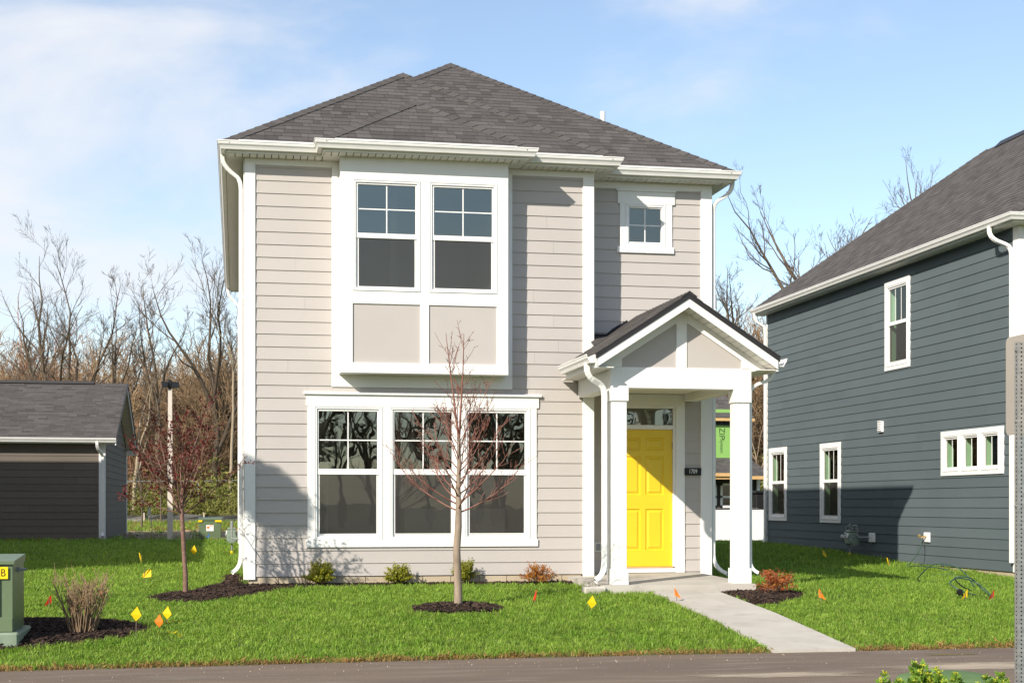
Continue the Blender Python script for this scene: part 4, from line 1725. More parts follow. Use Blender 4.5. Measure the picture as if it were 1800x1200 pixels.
hip_caps(bro, (X0, Y1, ze2), r2, d1m, d2m, RR)
m1 = MB()
m1.prism([(r1[0] - .17, r1[2] - .10), (r1[0], r1[2] + .06), (r1[0] + .17, r1[2] - .10), (r1[0], r1[2])], 1, r1[1] - .1, r2[1] - .6)
m1.build('ridge_vent', BLACKM, bro)
downspout(BH, [(12.29, 2.02, 5.72)] + bez((12.29, 2.02, 5.66), (12.29, 2.02, 5.54), (12.38, 1.92, 5.46)) + bez((12.48, 1.80, 5.38), (12.54, 1.74, 5.33), (12.54, 1.74, 5.2)) + [(12.54, 1.74, 4), (12.54, 1.74, 2), (12.54, 1.74, .1)], face='x')
downspout(BH, [(12.29, 13.45, 5.72)] + bez((12.29, 13.45, 5.66), (12.29, 13.45, 5.54), (12.38, 13.43, 5.48)) + bez((12.48, 13.41, 5.42), (12.545, 13.39, 5.38), (12.545, 13.39, 5.25)) + [(12.545, 13.39, 4), (12.545, 13.39, 2)] +
          bez((12.545, 13.39, .35), (12.545, 13.39, .12), (12.40, 13.30, .08), 6), face='x')

# ------------------------------------------------------------------ garage at the left
GAR = thing('garage', 'low taupe garage with its front wall in shadow behind the left lawn', 'garage', (-8, 21.5, 0.15))
GXr, GY0, GY1 = -3.4, 18.0, 25.5
WG = FR(-13, GY0, 0)
WGE = FR(GXr, GY0, math.pi / 2)
GL = GXr + 13
gz0, gz1 = .17, 2.62
sg = .415
ym = (GY0 + GY1) / 2


def gtop(y):
    return 2.70 + sg * (3.75 - abs(y - ym))


mb = MB()
mb.quad((0, .003, .1), (GL, .003, .1), (GL, .003, gz1), (0, .003, gz1))
mb.quad((0, 7.5, .1), (GL, 7.5, .1), (GL, 7.5, gz1), (0, 7.5, gz1))
mb.build('wall', TAUPE, GAR, WG)
mb = MB()
mb.add([(0, .003, .1), (7.5, .003, .1), (7.5, .003, 2.66), (3.75, .003, gtop(ym) - .05), (0, .003, 2.66)], [(0, 1, 2, 3, 4)])
mb.build('wall', TAUPE, GAR, WGE)
siding(GAR, WG, 0, GL - .14, gz0, gz1, [], TAUPE, zb0=gz0, Lmax=3.66, seed=6)
siding(GAR, WGE, .0, 7.36, gz0, gtop(ym) - .1, [], TAUPE, zb0=gz0, Lmax=3.66, seed=7,
       clip=lambda z: (max(0, (z - 2.64) / sg), min(7.5, 7.5 - (z - 2.64) / sg)) if z > 2.64 else (0, 7.5))
trim(GAR, WG, GL - .145, GL + .02, .15, 2.66, w1=.024)
trim(GAR, WGE, 7.36, 7.52, .15, 2.66, w1=.024)
gutter(GAR, [(-13.3, 17.74, 2.75), (GXr + .30, 17.74, 2.75)])
fascia(GAR, [(-13.3, 17.74, 2.75), (GXr + .30, 17.74, 2.75)])
mb = MB()
soffit_strip(mb, (-13, GY0), (GXr + .28, GY0), (0, -.25), 2.61)
mb.build('soffit', SOFFIT, GAR)
gr = Roof(31)
gz = 2.765
yr0, yr1 = 17.70, 25.80
gm = (yr0 + yr1) / 2
gA = gz + sg * (gm - yr0)
xr = GXr + .32
gr.plane([(-13.3, yr0, gz), (xr, yr0, gz), (xr, gm, gA), (-13.3, gm, gA)], ((-13.3, yr0, gz), (xr, yr0, gz)), wmin=.16, wmax=.36)
gr.plane([(-13.3, yr1, gz), (xr, yr1, gz), (xr, gm, gA), (-13.3, gm, gA)], ((xr, yr1, gz), (-13.3, yr1, gz)))
gro = gr.finish(GAR, 0)
m1 = MB()
m1.prism([(gm - .17, gA - .03), (gm, gA + .055), (gm + .17, gA - .03), (gm, gA)], 0, -13.2, -4.0)
m1.build('ridge_vent', SHINGD, gro)
for s_ in (-1, 1):
    for nm, mt, za, zb, xa, xb in (('rake_board', METALW, -.20, -.02, xr - .045, xr - .02), ('drip_edge', BLACKM, -.075, .012, xr - .019, xr + .006)):
        m1 = MB()
        pts = [(gm, gA + za), (gm, gA + zb), (gm + s_ * (gm - yr0), gz + zb), (gm + s_ * (gm - yr0), gz + za)]
        m1.prism(pts, 0, xa, xb)
        m1.build(nm, mt, GAR)
    m1 = MB()
    n_ = 40
    for k in range(n_):
        a, b = k / n_, (k + .85) / n_
        ya, yb_ = gm + s_ * (gm - yr0) * a, gm + s_ * (gm - yr0) * b
        za, zb = gA - .13 - sg * (gm - yr0) * a, gA - .13 - sg * (gm - yr0) * b
        m1.add([(GXr + .0, ya, za), (GXr + .0, yb_, zb), (xr - .046, yb_, zb), (xr - .046, ya, za), (GXr, ya, za + .01), (GXr, yb_, zb + .01), (xr - .046, yb_, zb + .01), (xr - .046, ya, za + .01)],
               [(0, 1, 2, 3), (0, 4, 5, 1), (2, 6, 7, 3), (1, 5, 6, 2), (0, 3, 7, 4)])
    m1.build('rake_soffit', SOFFIT, GAR)
m1 = MB()
m1.box(GXr - .0, xr - .02, 25.52, 25.78, 2.57, 2.72)
m1.build('eave_return', METALW, GAR)
gutter(GAR, [(xr, 25.78, 2.75), (-13.3, 25.78, 2.75)])
downspout(GAR, [(GXr - .16, 17.68, 2.66)] + bez((GXr - .16, 17.68, 2.58), (GXr - .16, 17.72, 2.46), (GXr - .08, 17.86, 2.38)) + [(GXr - .045, 17.945, 2.28), (GXr - .045, 17.945, 1.2), (GXr - .045, 17.945, .42)] +
          bez((GXr - .045, 17.945, .36), (GXr - .045, 17.93, .28), (GXr - .045, 17.86, .25), 4))

# ------------------------------------------------------------------ neighbouring house left of the frame: it throws the shade on the garage and the left lawn
NH = thing('house', 'grey two-storey neighbour house with a hip roof beyond the left lawn', 'house', (-11.5, 6.5, 0))
NX0, NX1, NY0, NY1 = -15.2, -7.9, -.7, 13.2
mb = MB()
mb.box(NX0 + .02, NX1 - .02, NY0 + .02, NY1 - .02, -.3, 5.88)
mb.build('wall', TAUPE, NH)
siding(NH, FR(NX0, NY0, 0), .15, 7.15, .0, 5.75, [], TAUPE, zb0=0, joined='front_siding')
siding(NH, FR(NX1, NY0, math.pi / 2), .15, NY1 - NY0 - .15, .0, 5.75, [], TAUPE, zb0=0, joined='side_siding')
trim(NH, FR(NX1, NY0, math.pi / 2), -.02, .15, -.1, 5.85)
trim(NH, FR(NX1, NY0, math.pi / 2), NY1 - NY0 - .15, NY1 - NY0, -.1, 5.85)
for a, c in ((2.5, .9), (2.5, 3.7), (8.0, 3.7)):
    window(NH, FR(NX1, NY0, math.pi / 2), a, a + .9, c, c + 1.6, rail=(c + .78, c + .85), cols=2, rows=2, y0=.03)
fpn = [(NX0 - .25, NY1 + .25, 6.0), (NX0 - .25, NY0 - .25, 6.0), (NX1 + .25, NY0 - .25, 6.0), (NX1 + .25, NY1 + .25, 6.0), (NX0 - .25, NY1 + .25, 6.0)]
gutter(NH, fpn)
fascia(NH, fpn)
mb = MB()
mb.box(NX0 - .24, NX1 + .24, NY0 - .24, NY1 + .24, 5.86, 5.89)
mb.build('soffit', SOFFIT, NH)
nr = Roof(41)
a0, a1, b0, b1 = NX0 - .29, NX1 + .29, NY0 - .29, NY1 + .29
hn = (a1 - a0) / 2
q1, q2 = (a0 + hn, b0 + hn, 6.0 + .667 * hn), (a0 + hn, b1 - hn, 6.0 + .667 * hn)
nr.plane([(a1, b0, 6.0), (a1, b1, 6.0), q2, q1], ((a1, b0, 6.0), (a1, b1, 6.0)))
nr.plane([(a0, b0, 6.0), (a0, b1, 6.0), q2, q1], ((a0, b1, 6.0), (a0, b0, 6.0)))
nr.plane([(a0, b0, 6.0), (a1, b0, 6.0), q1], ((a0, b0, 6.0), (a1, b0, 6.0)))
nr.plane([(a0, b1, 6.0), (a1, b1, 6.0), q2], ((a1, b1, 6.0), (a0, b1, 6.0)))
nr.finish(NH, 0)

# ------------------------------------------------------------------ unfinished house far behind the porch
UH = thing('unfinished_house', 'unfinished house sheathed in bright green panels seen between the porch posts', 'house', (17.5, 39, .1))
WU = FR(0, 36, 0)
UW = MB()
UW.box(14.2, 20.0, 36.02, 43, -.1, 4.9)
UW.build('wall', ZIPG, UH)
for (a, b) in ((14.3, 15.5), (15.53, 16.73), (16.76, 17.75), (17.78, 18.70), (18.80, 19.98)):
    m1 = MB()
    m1.box(a, b, -.012, .016, 2.62, 4.36)
    m1.build('sheathing_panel', ZIPG, UH, WU)
m1 = MB()
m1.box(18.69, 18.81, -.017, -.0125, 2.6, 4.36)
m1.box(14.3, 20.0, -.019, -.0175, 4.26, 4.44)
m1.box(14.3, 20.0, -.019, -.0175, 2.62, 2.80)
m1.build('seam_tape', TAPE, UH, WU)
rotd = Matrix.Rotation(math.pi / 2, 4, 'X') @ Matrix.Rotation(-math.pi / 2, 4, 'Z')
lettering('ZIP', UH, Matrix.Translation((19.06, 35.984, 3.92)) @ rotd, .34, PRINT)
lettering('System', UH, Matrix.Translation((19.06, 35.984, 3.42)) @ rotd, .20, PRINT)
m1 = MB()
m1.box(14.0, 20.35, -.30, -.27, 4.42, 4.53)
m1.build('fascia', LUMBER, UH, WU)
ur = Roof(51)
ur.plane([(14.0, 35.70, 4.55), (20.35, 35.70, 4.55), (18.6, 39.2, 6.9), (15.7, 39.2, 6.9)], ((14.0, 35.70, 4.55), (20.35, 35.70, 4.55)))
ur.plane([(20.35, 35.70, 4.55), (20.35, 43.2, 4.55), (18.6, 40.4, 6.9), (18.6, 39.2, 6.9)], ((20.35, 35.70, 4.55), (20.35, 43.2, 4.55)))
ur.finish(UH, 0)
uq = Roof(52)
uq.plane([(14.0, 34.2, 2.20), (20.55, 34.2, 2.20), (20.2, 36.0, 2.95), (14.0, 36.0, 2.95)], ((14.0, 34.2, 2.20), (20.55, 34.2, 2.20)))
uq.finish(UH, 0, 'porch_roof')
m1 = MB()
m1.box(14.0, 20.57, 34.18, 34.21, 2.06, 2.19)
m1.box(14.0, 18.82, 34.10, 34.17, 2.17, 2.30)
m1.box(20.55, 20.58, 34.2, 36.0, 2.08, 2.2)
m1.build('fascia', LUMBER, UH)
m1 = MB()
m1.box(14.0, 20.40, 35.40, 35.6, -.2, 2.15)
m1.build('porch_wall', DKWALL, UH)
for a, b in ((17.4, 18.65), (18.80, 20.1)):
    mb = MB()
    for (p, q, c, d) in ((a, a + .09, .95, 1.92), (b - .09, b, .95, 1.92), (a, b, 1.83, 1.92), (a, b, .95, 1.04), (a, b, 1.34, 1.42)):
        mb.box(p, q, 35.36, 35.40, c, d)
    w_ = mb.build('window', VINYL, UH)
    m1 = MB()
    m1.quad((a + .09, 35.385, 1.04), (b - .09, 35.385, 1.04), (b - .09, 35.385, 1.83), (a + .09, 35.385, 1.83))
    m1.build('pane', DGLASS, w_)
m1 = MB()
m1.box(20.30, 20.42, 35.3, 35.39, -.2, 2.1)
m1.build('corner_board', VINYL, UH)

# ------------------------------------------------------------------ white pickup on the drive behind
TK = thing('pickup_truck', 'white pickup truck parked behind the house, its bed showing past the porch', 'truck', (12.5, 22.2, -.40))
ty0, ty1, tg = 21.4, 23.25, -.40


def arch(cx, r, z0, n_=9):
    return [(cx + r * math.cos(t), z0 + r * math.sin(t)) for t in np.linspace(math.pi, 0, n_)]


zb_ = tg + .40
body = [(15.950, zb_), (15.950, tg + 1.36), (12.780, tg + 1.36), (12.760, tg + 1.30), (9.310, tg + 1.22), (9.180, tg + .95), (9.160, zb_)]
ar1 = arch(10.210, .44, zb_)
ar2 = arch(13.480, .44, zb_)
poly = body[:-1] + [body[-1]] + ar1 + ar2
mb = MB()
mb.prism(poly, 1, ty0, ty0 + .06)
mb.prism(poly, 1, ty1 - .06, ty1)
mb.box(9.180, 12.740, ty0 + .06, ty1 - .06, tg + .9, tg + 1.2, .05)
mb.box(15.890, 15.950, ty0 + .06, ty1 - .06, zb_, tg + 1.34, .02)
mb.box(12.760, 12.820, ty0 + .06, ty1 - .06, zb_ + .1, tg + 1.34, .02)
mb.box(12.820, 15.890, ty0 + .06, ty1 - .06, tg + .7, tg + .76)
mb.box(9.140, 9.220, ty0 + .06, ty1 - .06, zb_, tg + .92, .02)
tb = mb.build('body', VANW, TK)
m1 = MB()
m1.box(12.960, 15.950, ty0 - .012, ty0 - .001, tg + 1.325, tg + 1.362, .004)
m1.build('bed_rail', RUB, tb)
mb = MB()
mb.prism([(10.760, tg + 1.19), (11.510, tg + 1.86), (12.610, tg + 1.88), (12.760, tg + 1.29)], 1, ty0 + .08, ty1 - .08)
cab = mb.build('cab', VANW, TK)
m1 = MB()
m1.prism([(11.110, tg + 1.30), (11.610, tg + 1.76), (12.510, tg + 1.78), (12.610, tg + 1.32)], 1, ty0 + .07, ty0 + .085)
m1.build('side_window', DGLASS, cab)
for cx in (10.210, 13.480):
    for cy in (ty0 + .03, ty1 - .27):
        m1 = MB()
        m1.tube([(cx, cy, tg + .37), (cx, cy + .02, tg + .37), (cx, cy + .22, tg + .37), (cx, cy + .24, tg + .37)], [.34, .37, .37, .34], 28)
        wh = m1.build('wheel', RUB, TK)
        m2 = MB()
        m2.tube([(cx, cy - .008, tg + .37), (cx, cy - .004, tg + .37)], [.20, .23], 20)
        m2.build('rim', GALV, wh)
m1 = MB()
m1.box(15.950, 16.080, ty0 + .1, ty1 - .1, tg + .45, tg + .62, .02)
m1.build('bumper', GALV, TK)
bx_ = MB()
bx_.box(16.35, 17.7, 24.5, 25.7, -.45, 1.42, .03)
bx_.box(16.30, 17.75, 24.45, 25.75, 1.42, 1.52, .03)
tag(bx_.build('waste_bin', BLK), 'black waste bin behind the white truck beside the blue house', 'waste bin')

# ------------------------------------------------------------------ fences at the wood's edge
CL = thing('chain_link_fence', 'chain link fence with a pale top rail along the edge of the wood', 'fence', (0, 56, .25))
m1 = MB()
pts = [(x, 56 + .9 * math.sin(x * .11), 2.32 + .10 * math.sin(x * .35)) for x in np.arange(-34, 46.1, 4)]
m1.tube(pts, .032, 6)
m1.build('top_rail', GALV, CL)
for p in pts:
    m1 = MB()
    m1.cyl((p[0], p[1], .1), (p[0], p[1], p[2] + .05), .03, 6)
    m1.build('post', GALV, CL)
SF = thing('silt_fence', 'low dark silt fence on wooden stakes in front of the wood', 'fence', (0, 50, .2))
m1 = MB()
n_ = 90
vs, fs = [], []
for k in range(n_):
    x = -34 + k * .9
    y = 50 + .5 * math.sin(x * .3) + .1 * math.sin(x * 2.1)
    vs += [(x, y, .12), (x, y + .10 + .05 * math.sin(x * 3.3), .40), (x, y + .05, .60 + .04 * math.sin(x * 1.7))]
for k in range(n_ - 1):
    a = k * 3
    fs += [(a, a + 3, a + 4, a + 1), (a + 1, a + 4, a + 5, a + 2)]
m1.add(vs, fs)
m1.build('fabric', FABR, SF)
for k in range(0, n_, 3):
    x = -34 + k * .9
    y = 50 + .5 * math.sin(x * .3) + .1 * math.sin(x * 2.1) - .05
    m1 = MB()
    m1.box(x - .03, x + .03, y - .03, y + .03, .05, .70)
    m1.build('stake', STAKE, SF)
blob_sheet('dirt', -1.2, 26, 3.6, 6.5, .178, DIRT, 12) if False else None
# ------------------------------------------------------------------ bare patch behind the lawn
def draped(name, cx, cy, rx_, ry_, mat, seed, lift=.012, nr=7, na=44, rough=.22):
    rr = random.Random(seed)
    ph = [(rr.uniform(0, 6.28), rr.uniform(.3, 1)) for _ in range(7)]
    vs, fs = [(cx, cy, Gs(cx, cy) + lift)], []
    for j in range(1, nr + 1):
        for k in range(na):
            t = 2 * math.pi * k / na
            q = (1 + rough * sum(a * math.sin((i_ + 2) * t + p) for i_, (p, a) in enumerate(ph)) / 3) * j / nr
            x, y = cx + rx_ * q * math.cos(t), cy + ry_ * q * math.sin(t)
            vs.append((x, y, Gs(x, y) + (lift if j < nr else -.01)))
    for k in range(na):
        fs.append((0, 1 + k, 1 + (k + 1) % na))
    for j in range(1, nr):
        for k in range(na):
            a, b = 1 + (j - 1) * na, 1 + j * na
            fs.append((a + k, b + k, b + (k + 1) % na, a + (k + 1) % na))
    mb = MB()
    mb.add(vs, fs)
    return mb.build(name, mat, smooth=True)


kind(draped('dirt', -1.2, 25.2, 4.0, 8.6, DIRT, 12), 'structure')

# ------------------------------------------------------------------ mulch beds (outlines kept for the grass to avoid)
BEDS = {
    'front': [(-1.22, -2.0), (-1.0, -2.35), (-.55, -2.45), (.0, -1.95), (.45, -1.0), (.75, -.52), (1.4, -.33), (2.5, -.33), (3.6, -.42), (4.6, -.50), (4.9, -.46), (4.9, .03), (-.02, .03), (-.02, 2.6), (-.3, 2.5), (-.35, .6), (-.75, -1.0), (-1.1, -1.4)],
    'side': [(6.19, -1.99), (6.22, -3.45), (6.55, -3.25), (7.1, -2.72), (7.32, -2.3), (7.0, -1.75), (6.75, -1.70), (6.72, -1.99)],
    'utility': [(-4.2, -6.1), (-3.0, -6.02), (-1.9, -5.55), (-1.2, -5.05), (-1.0, -4.55), (-1.25, -4.05), (-1.9, -3.75), (-2.6, -3.7), (-4.2, -3.7)],
    'ring': [(2.48 + .55 * math.cos(t), -3.42 + .40 * math.sin(t)) for t in np.linspace(0, 2 * math.pi, 25)[:-1]],
}


def inside(poly, X, Y):
    X, Y = np.asarray(X, float), np.asarray(Y, float)
    c = np.zeros(X.shape, bool)
    n_ = len(poly)
    for k in range(n_):
        x0, y0 = poly[k]
        x1, y1 = poly[(k + 1) % n_]
        if y0 == y1:
            continue
        m_ = ((y0 > Y) != (y1 > Y)) & (X < (x1 - x0) * (Y - y0) / (y1 - y0) + x0)
        c ^= m_
    return c


def edge_dist(poly, X, Y):
    d = np.full(np.shape(X), 9.0)
    n_ = len(poly)
    for k in range(n_):
        ax, ay = poly[k]
        bx, by = poly[(k + 1) % n_]
        L2 = (bx - ax) ** 2 + (by - ay) ** 2 + 1e-9
        t = np.clip(((X - ax) * (bx - ax) + (Y - ay) * (by - ay)) / L2, 0, 1)
        d = np.minimum(d, np.hypot(X - ax - t * (bx - ax), Y - ay - t * (by - ay)))
    return d


chipm = []
for k in range(5):
    q = MB()
    rr = random.Random(k)
    L_, w_, h_ = rr.uniform(.7, 1.3), rr.uniform(.18, .4), rr.uniform(.12, .25)
    q.add([(-L_ / 2, -w_ / 2, 0), (L_ / 2, -w_ * .3, 0), (L_ / 2, w_ * .4, .03), (-L_ / 2, w_ / 2, 0), (-L_ * .45, -w_ * .4, h_), (L_ * .4, -w_ * .2, h_ * .8), (L_ * .42, w_ * .3, h_), (-L_ * .4, w_ * .35, h_ * .7)],
          [(0, 1, 5, 4), (1, 2, 6, 5), (2, 3, 7, 6), (3, 0, 4, 7), (4, 5, 6, 7)])
    o = q.build('c', CHIP)
    chipm.append(o.data)
    bpy.data.objects.remove(o)
CP, CS = [], []
for nm, poly in BEDS.items():
    P_ = np.array(poly)
    x0_, y0_ = P_.min(0) - .05
    x1_, y1_ = P_.max(0) + .05
    st = .07
    gx, gy = np.arange(x0_, x1_ + st, st), np.arange(y0_, y1_ + st, st)
    XX, YY = np.meshgrid(gx, gy)
    ins = inside(poly, XX, YY)
    ed = edge_dist(poly, XX, YY)
    hgt = np.where(ins, np.minimum(.04, .004 + ed * .2), -.03 - ed * .2) + NR.normal(0, .006, XX.shape)
    if nm == 'ring':
        hgt = hgt + np.where(ins, .03, 0)
    ZZ = G(XX, YY) + hgt
    V = np.stack([XX.ravel(), YY.ravel(), ZZ.ravel()], 1)
    nx, ny = len(gx), len(gy)
    i = np.arange(nx - 1)[None, :] + np.arange(ny - 1)[:, None] * nx
    F = np.stack([i, i + 1, i + 1 + nx, i + nx], -1).reshape(-1, 4)
    keep = ins.ravel()[F].any(1) | (ed.ravel()[F].min(1) < .06)
    kind(link('mulch_bed', np_mesh('mulch_bed', V, F[keep], MULCH)), 'structure')
    area = (x1_ - x0_) * (y1_ - y0_)
    n_ = int(area * 1500)
    cx_, cy_ = NR.uniform(x0_, x1_, n_), NR.uniform(y0_, y1_, n_)
    ok = inside(poly, cx_, cy_)
    ed = edge_dist(poly, cx_, cy_)
    z_ = G(cx_, cy_) + np.minimum(.04, .004 + ed * .2) + (.03 if nm == 'ring' else 0) + NR.uniform(-.004, .012, n_)
    CP.append(np.stack([cx_, cy_, z_], 1)[ok])
CP = np.concatenate(CP)
n_ = len(CP)
scatter('bark_mulch', CP, np.stack([NR.normal(0, .35, n_), NR.normal(0, .35, n_), NR.uniform(0, 6.28, n_)], 1), NR.uniform(.02, .065, n_), NR.integers(0, 5, n_), chipm)


def in_bed(X, Y, grow=0.0):
    b = np.zeros(np.shape(X), bool)
    for poly in BEDS.values():
        m_ = inside(poly, X, Y)
        if grow:
            m_ |= edge_dist(poly, X, Y) < grow
        b |= m_
    return b


# ------------------------------------------------------------------ transformer box, foreground
TR = thing('transformer_box', 'large green transformer cabinet on a pad at the left edge of the lawn', 'transformer', (-2.85, -5.1, -.33))
tx0, tx1, tya, tyb, tz0, tz1 = -3.45, -2.30, -5.50, -4.72, -.205, .50
m1 = MB()
m1.box(-3.55, -2.235, -5.58, -4.62, -.40, -.205, .02)
m1.build('pad', GREENP, TR)
m1 = MB()
m1.box(tx0, tx1, tya + .012, tyb, tz0, tz1, .006)
m1.build('cabinet', GREENM, TR)
m1 = MB()
m1.box(tx0 + .004, tx1 - .12, tya - .006, tya + .011, tz0 + .16, tz1 - .005, .005)
m1.build('front_door', GREENM, TR)
m1 = MB()
m1.box(tx0 + .004, tx1 - .002, tya - .003, tya + .011, tz0 + .002, tz0 + .145, .005)
m1.build('sill_panel', GREENM, TR)
m1 = MB()
m1.add([(tx0 - .01, tya - .015, tz1 + .002), (tx1 + .012, tya - .015, tz1 + .002), (tx1 + .012, tyb + .01, tz1 + .05), (tx0 - .01, tyb + .01, tz1 + .05),
        (tx0 - .01, tya - .015, tz1 - .03), (tx1 + .012, tya - .015, tz1 - .03), (tx1 + .012, tyb + .01, tz1 - .03), (tx0 - .01, tyb + .01, tz1 - .03)],
       [(0, 1, 2, 3), (4, 7, 6, 5), (0, 4, 5, 1), (1, 5, 6, 2), (2, 6, 7, 3), (3, 7, 4, 0)])
m1.build('lid', GREENM, TR)
m1 = MB()
m1.box(tx1 - .05, tx1 + .03, tya + .28, tya + .34, tz1 - .12, tz1 - .07, .006)
m1.cyl((tx1 + .02, tya + .31, tz1 - .095), (tx1 + .09, tya + .31, tz1 - .095), .013, 8)
m1.build('latch', STEEL, TR)
m1 = MB()
m1.box(-3.40, -2.445, tya - .010, tya - .0065, .345, .425, .001)
m1.box(-2.44, -2.345, tya - .010, tya - .0065, .325, .445, .012)
m1.build('label_plate', YLAB, TR)
m1 = MB()
m1.box(-3.3, -2.465, tya - .012, tya - .0105, .379, .391)
m1.build('label_line', BLK, TR)
lettering('B', TR, Matrix.Translation((-2.392, tya - .0112, .384)) @ Matrix.Rotation(math.pi / 2, 4, 'X'), .105, BLK, .85)
m1 = MB()
m1.box(tx1 - .06, tx1 - .052, tya - .0015, tya + .0, -.2, -.06)
m1.build('rust_streak', M('rust', (.30, .10, .05), .9), TR)

# small pedestal transformer behind
T2 = thing('pedestal_box', 'small green pedestal box with yellow corner tape near the light pole', 'transformer', (-.78, 18.5, .12))
m1 = MB()
m1.box(-1.07, -.50, 18.4, 18.9, .05, .70, .012)
m1.build('cabinet', GREENM, T2)
m1 = MB()
m1.add([(-1.09, 18.38, .70), (-.48, 18.38, .70), (-.48, 18.92, .74), (-1.09, 18.92, .74), (-1.09, 18.38, .66), (-.48, 18.38, .66), (-.48, 18.92, .66), (-1.09, 18.92, .66)],
       [(0, 1, 2, 3), (4, 7, 6, 5), (0, 4, 5, 1), (1, 5, 6, 2), (2, 6, 7, 3), (3, 7, 4, 0)])
m1.build('lid', GREENM, T2)
for a, b in ((-1.085, -.98), (-.655, -.49)):
    m1 = MB()
    m1.box(a, b, 18.372, 18.379, .615, .665, .001)
    m1.build('corner_tape', YLAB, T2)
m1 = MB()
m1.box(-.88, -.69, 18.392, 18.399, .38, .54, .001)
m1.build('sticker', PAPER, T2)
m1 = MB()
m1.box(-.86, -.80, 18.389, 18.3915, .45, .50)
m1.box(-.80, -.71, 18.389, 18.3915, .515, .53)
m1.build('sticker_print', FLO, T2)

# light pole
LP = thing('light_pole', 'square concrete light pole with a dark twin floodlight head', 'light pole', (-1.78, 18.0, .15))
m1 = MB()
m1.add([(-1.78 + sx * w, 18.0 + sy * w, z) for z, w in ((.05, .069), (4.02, .050)) for sx, sy in ((-1, -1), (1, -1), (1, 1), (-1, 1))],
       [(0, 1, 5, 4), (1, 2, 6, 5), (2, 3, 7, 6), (3, 0, 4, 7), (4, 5, 6, 7)])
m1.build('pole', POLEC, LP)
m1 = MB()
m1.cyl((-1.78, 18, 4.0), (-1.78, 18, 4.10), .04, 10)
m1.box(-1.83, -1.74, 17.93, 18.06, 4.06, 4.26, .008)
hd = m1.build('lamp_bracket', DKLAMP, LP)
for a, b, sy in ((-2.00, -1.835, -.02), (-1.735, -1.555, .05)):
    m1 = MB()
    m1.prism([(a, 4.22), (b, 4.20), (b, 4.06), (a + .03 * (1 if a < -1.9 else 0), 4.07)], 1, 17.88 + sy, 18.10 + sy)
    h_ = m1.build('lamp_head', DKLAMP, LP)
    m1 = MB()
    m1.quad((a + .04, 17.90 + sy, 4.058), (b - .02, 17.90 + sy, 4.058), (b - .02, 18.06 + sy, 4.058), (a + .04, 18.06 + sy, 4.058))
    m1.build('lens', CREAM, h_)

# ------------------------------------------------------------------ gas meters
def gas_meter(x, y, z0, label, wallx, plate):
    t = thing('gas_meter', label, 'gas meter', (x, y, z0), 'gas meters on house walls')
    m = MB()
    m.box(x - .10, x + .10, y - .13, y + .13, z0 + .27, z0 + .52, .03)
    m.tube([(x, y - .135, z0 + .36), (x, y - .17, z0 + .36), (x, y - .175, z0 + .36)], [.10, .10, .07], 18)
    m.tube([(x, y + .135, z0 + .36), (x, y + .16, z0 + .36), (x, y + .165, z0 + .36)], [.10, .10, .07], 18)
    m.box(x - .085, x + .085, y - .11, y + .11, z0 + .52, z0 + .57, .015)
    m.build('meter_body', METERG, t)
    m = MB()
    m.cyl((x - .09, y - .03, z0 + .46), (x - .115, y - .03, z0 + .46), .05, 14)
    m.build('dial', PAPER, t)
    m = MB()
    m.tube([(x, y + .07, -.15 + z0), (x, y + .07, z0 + .20), (x, y + .15, z0 + .26), (x - .02, y + .22, z0 + .45), (x - .02, y + .22, z0 + .60)], .018, 8)
    m.tube([(x - .02, y + .22, z0 + .60), (x, y + .16, z0 + .66), (x, y + .07, z0 + .66), (x, y + .07, z0 + .55)], .018, 8)
    m.tube([(x, y - .07, z0 + .55), (x, y - .07, z0 + .66), (x, y - .16, z0 + .665), (x, y - .26, z0 + .665), (x, y - .30, z0 + .63), (x, y - .30, z0 + plate + .03), (x + .02, y - .34, z0 + plate), (x + .05, y - .42, z0 + plate), (wallx - .04, y - .46, z0 + plate)], .019, 8)
    m.tube([(x, y + .07, z0 + .62), (x, y + .07, z0 + .70)], .032, 10)
    m.tube([(x, y - .07, z0 + .58), (x, y - .07, z0 + .62)], .030, 10)
    m.build('pipe', STEEL, t)
    m = MB()
    m.tube([(x - .02, y + .22, z0 + .42), (x - .03, y + .225, z0 + .42), (x - .10, y + .25, z0 + .42), (x - .13, y + .26, z0 + .42)], [.03, .065, .065, .03], 14)
    m.tube([(x - .02, y + .19, z0 + .50), (x - .02, y + .27, z0 + .50)], .03, 10)
    m.build('regulator', GALV, t)
    m = MB()
    m.box(x - .03, x + .03, y + .045, y + .095, z0 + .02, z0 + .10, .008)
    m.build('riser_tag', YLAB, t)
    return t


gas_meter(12.37, 7.85, -.03, 'grey gas meter in the shade against the blue house wall', 12.6, .43)
gas_meter(-.20, 9.2, .04, 'grey green gas meter at the left side of the greige house', 0.0, .35)

# ------------------------------------------------------------------ marking flags
flag_shapes = {
    'kite': ([(0, 0), (.052, .055), (.012, .145), (-.050, .070)], [(0, 1, 2, 3)]),
    'fold': ([(0, 0), (.075, .010), (.075, .085), (.055, .095), (-.012, .040), (-.025, .005)], [(0, 1, 2), (0, 2, 3, 4), (0, 4, 5)]),
    'droop': ([(0, 0), (.030, .02), (-.008, .125), (-.045, .110), (-.020, .03)], [(0, 1, 2, 3), (0, 3, 4)]),
    'tri': ([(-.055, -.005), (.012, .03), (.030, .030), (.034, .125), (.020, .13)], [(0, 1, 4), (1, 2, 3, 4)]),
    'slim': ([(0, 0), (.024, .004), (.012, .05), (-.016, .13), (-.026, .135), (-.016, .05)], [(0, 1, 2, 5), (5, 2, 3, 4)]),
}


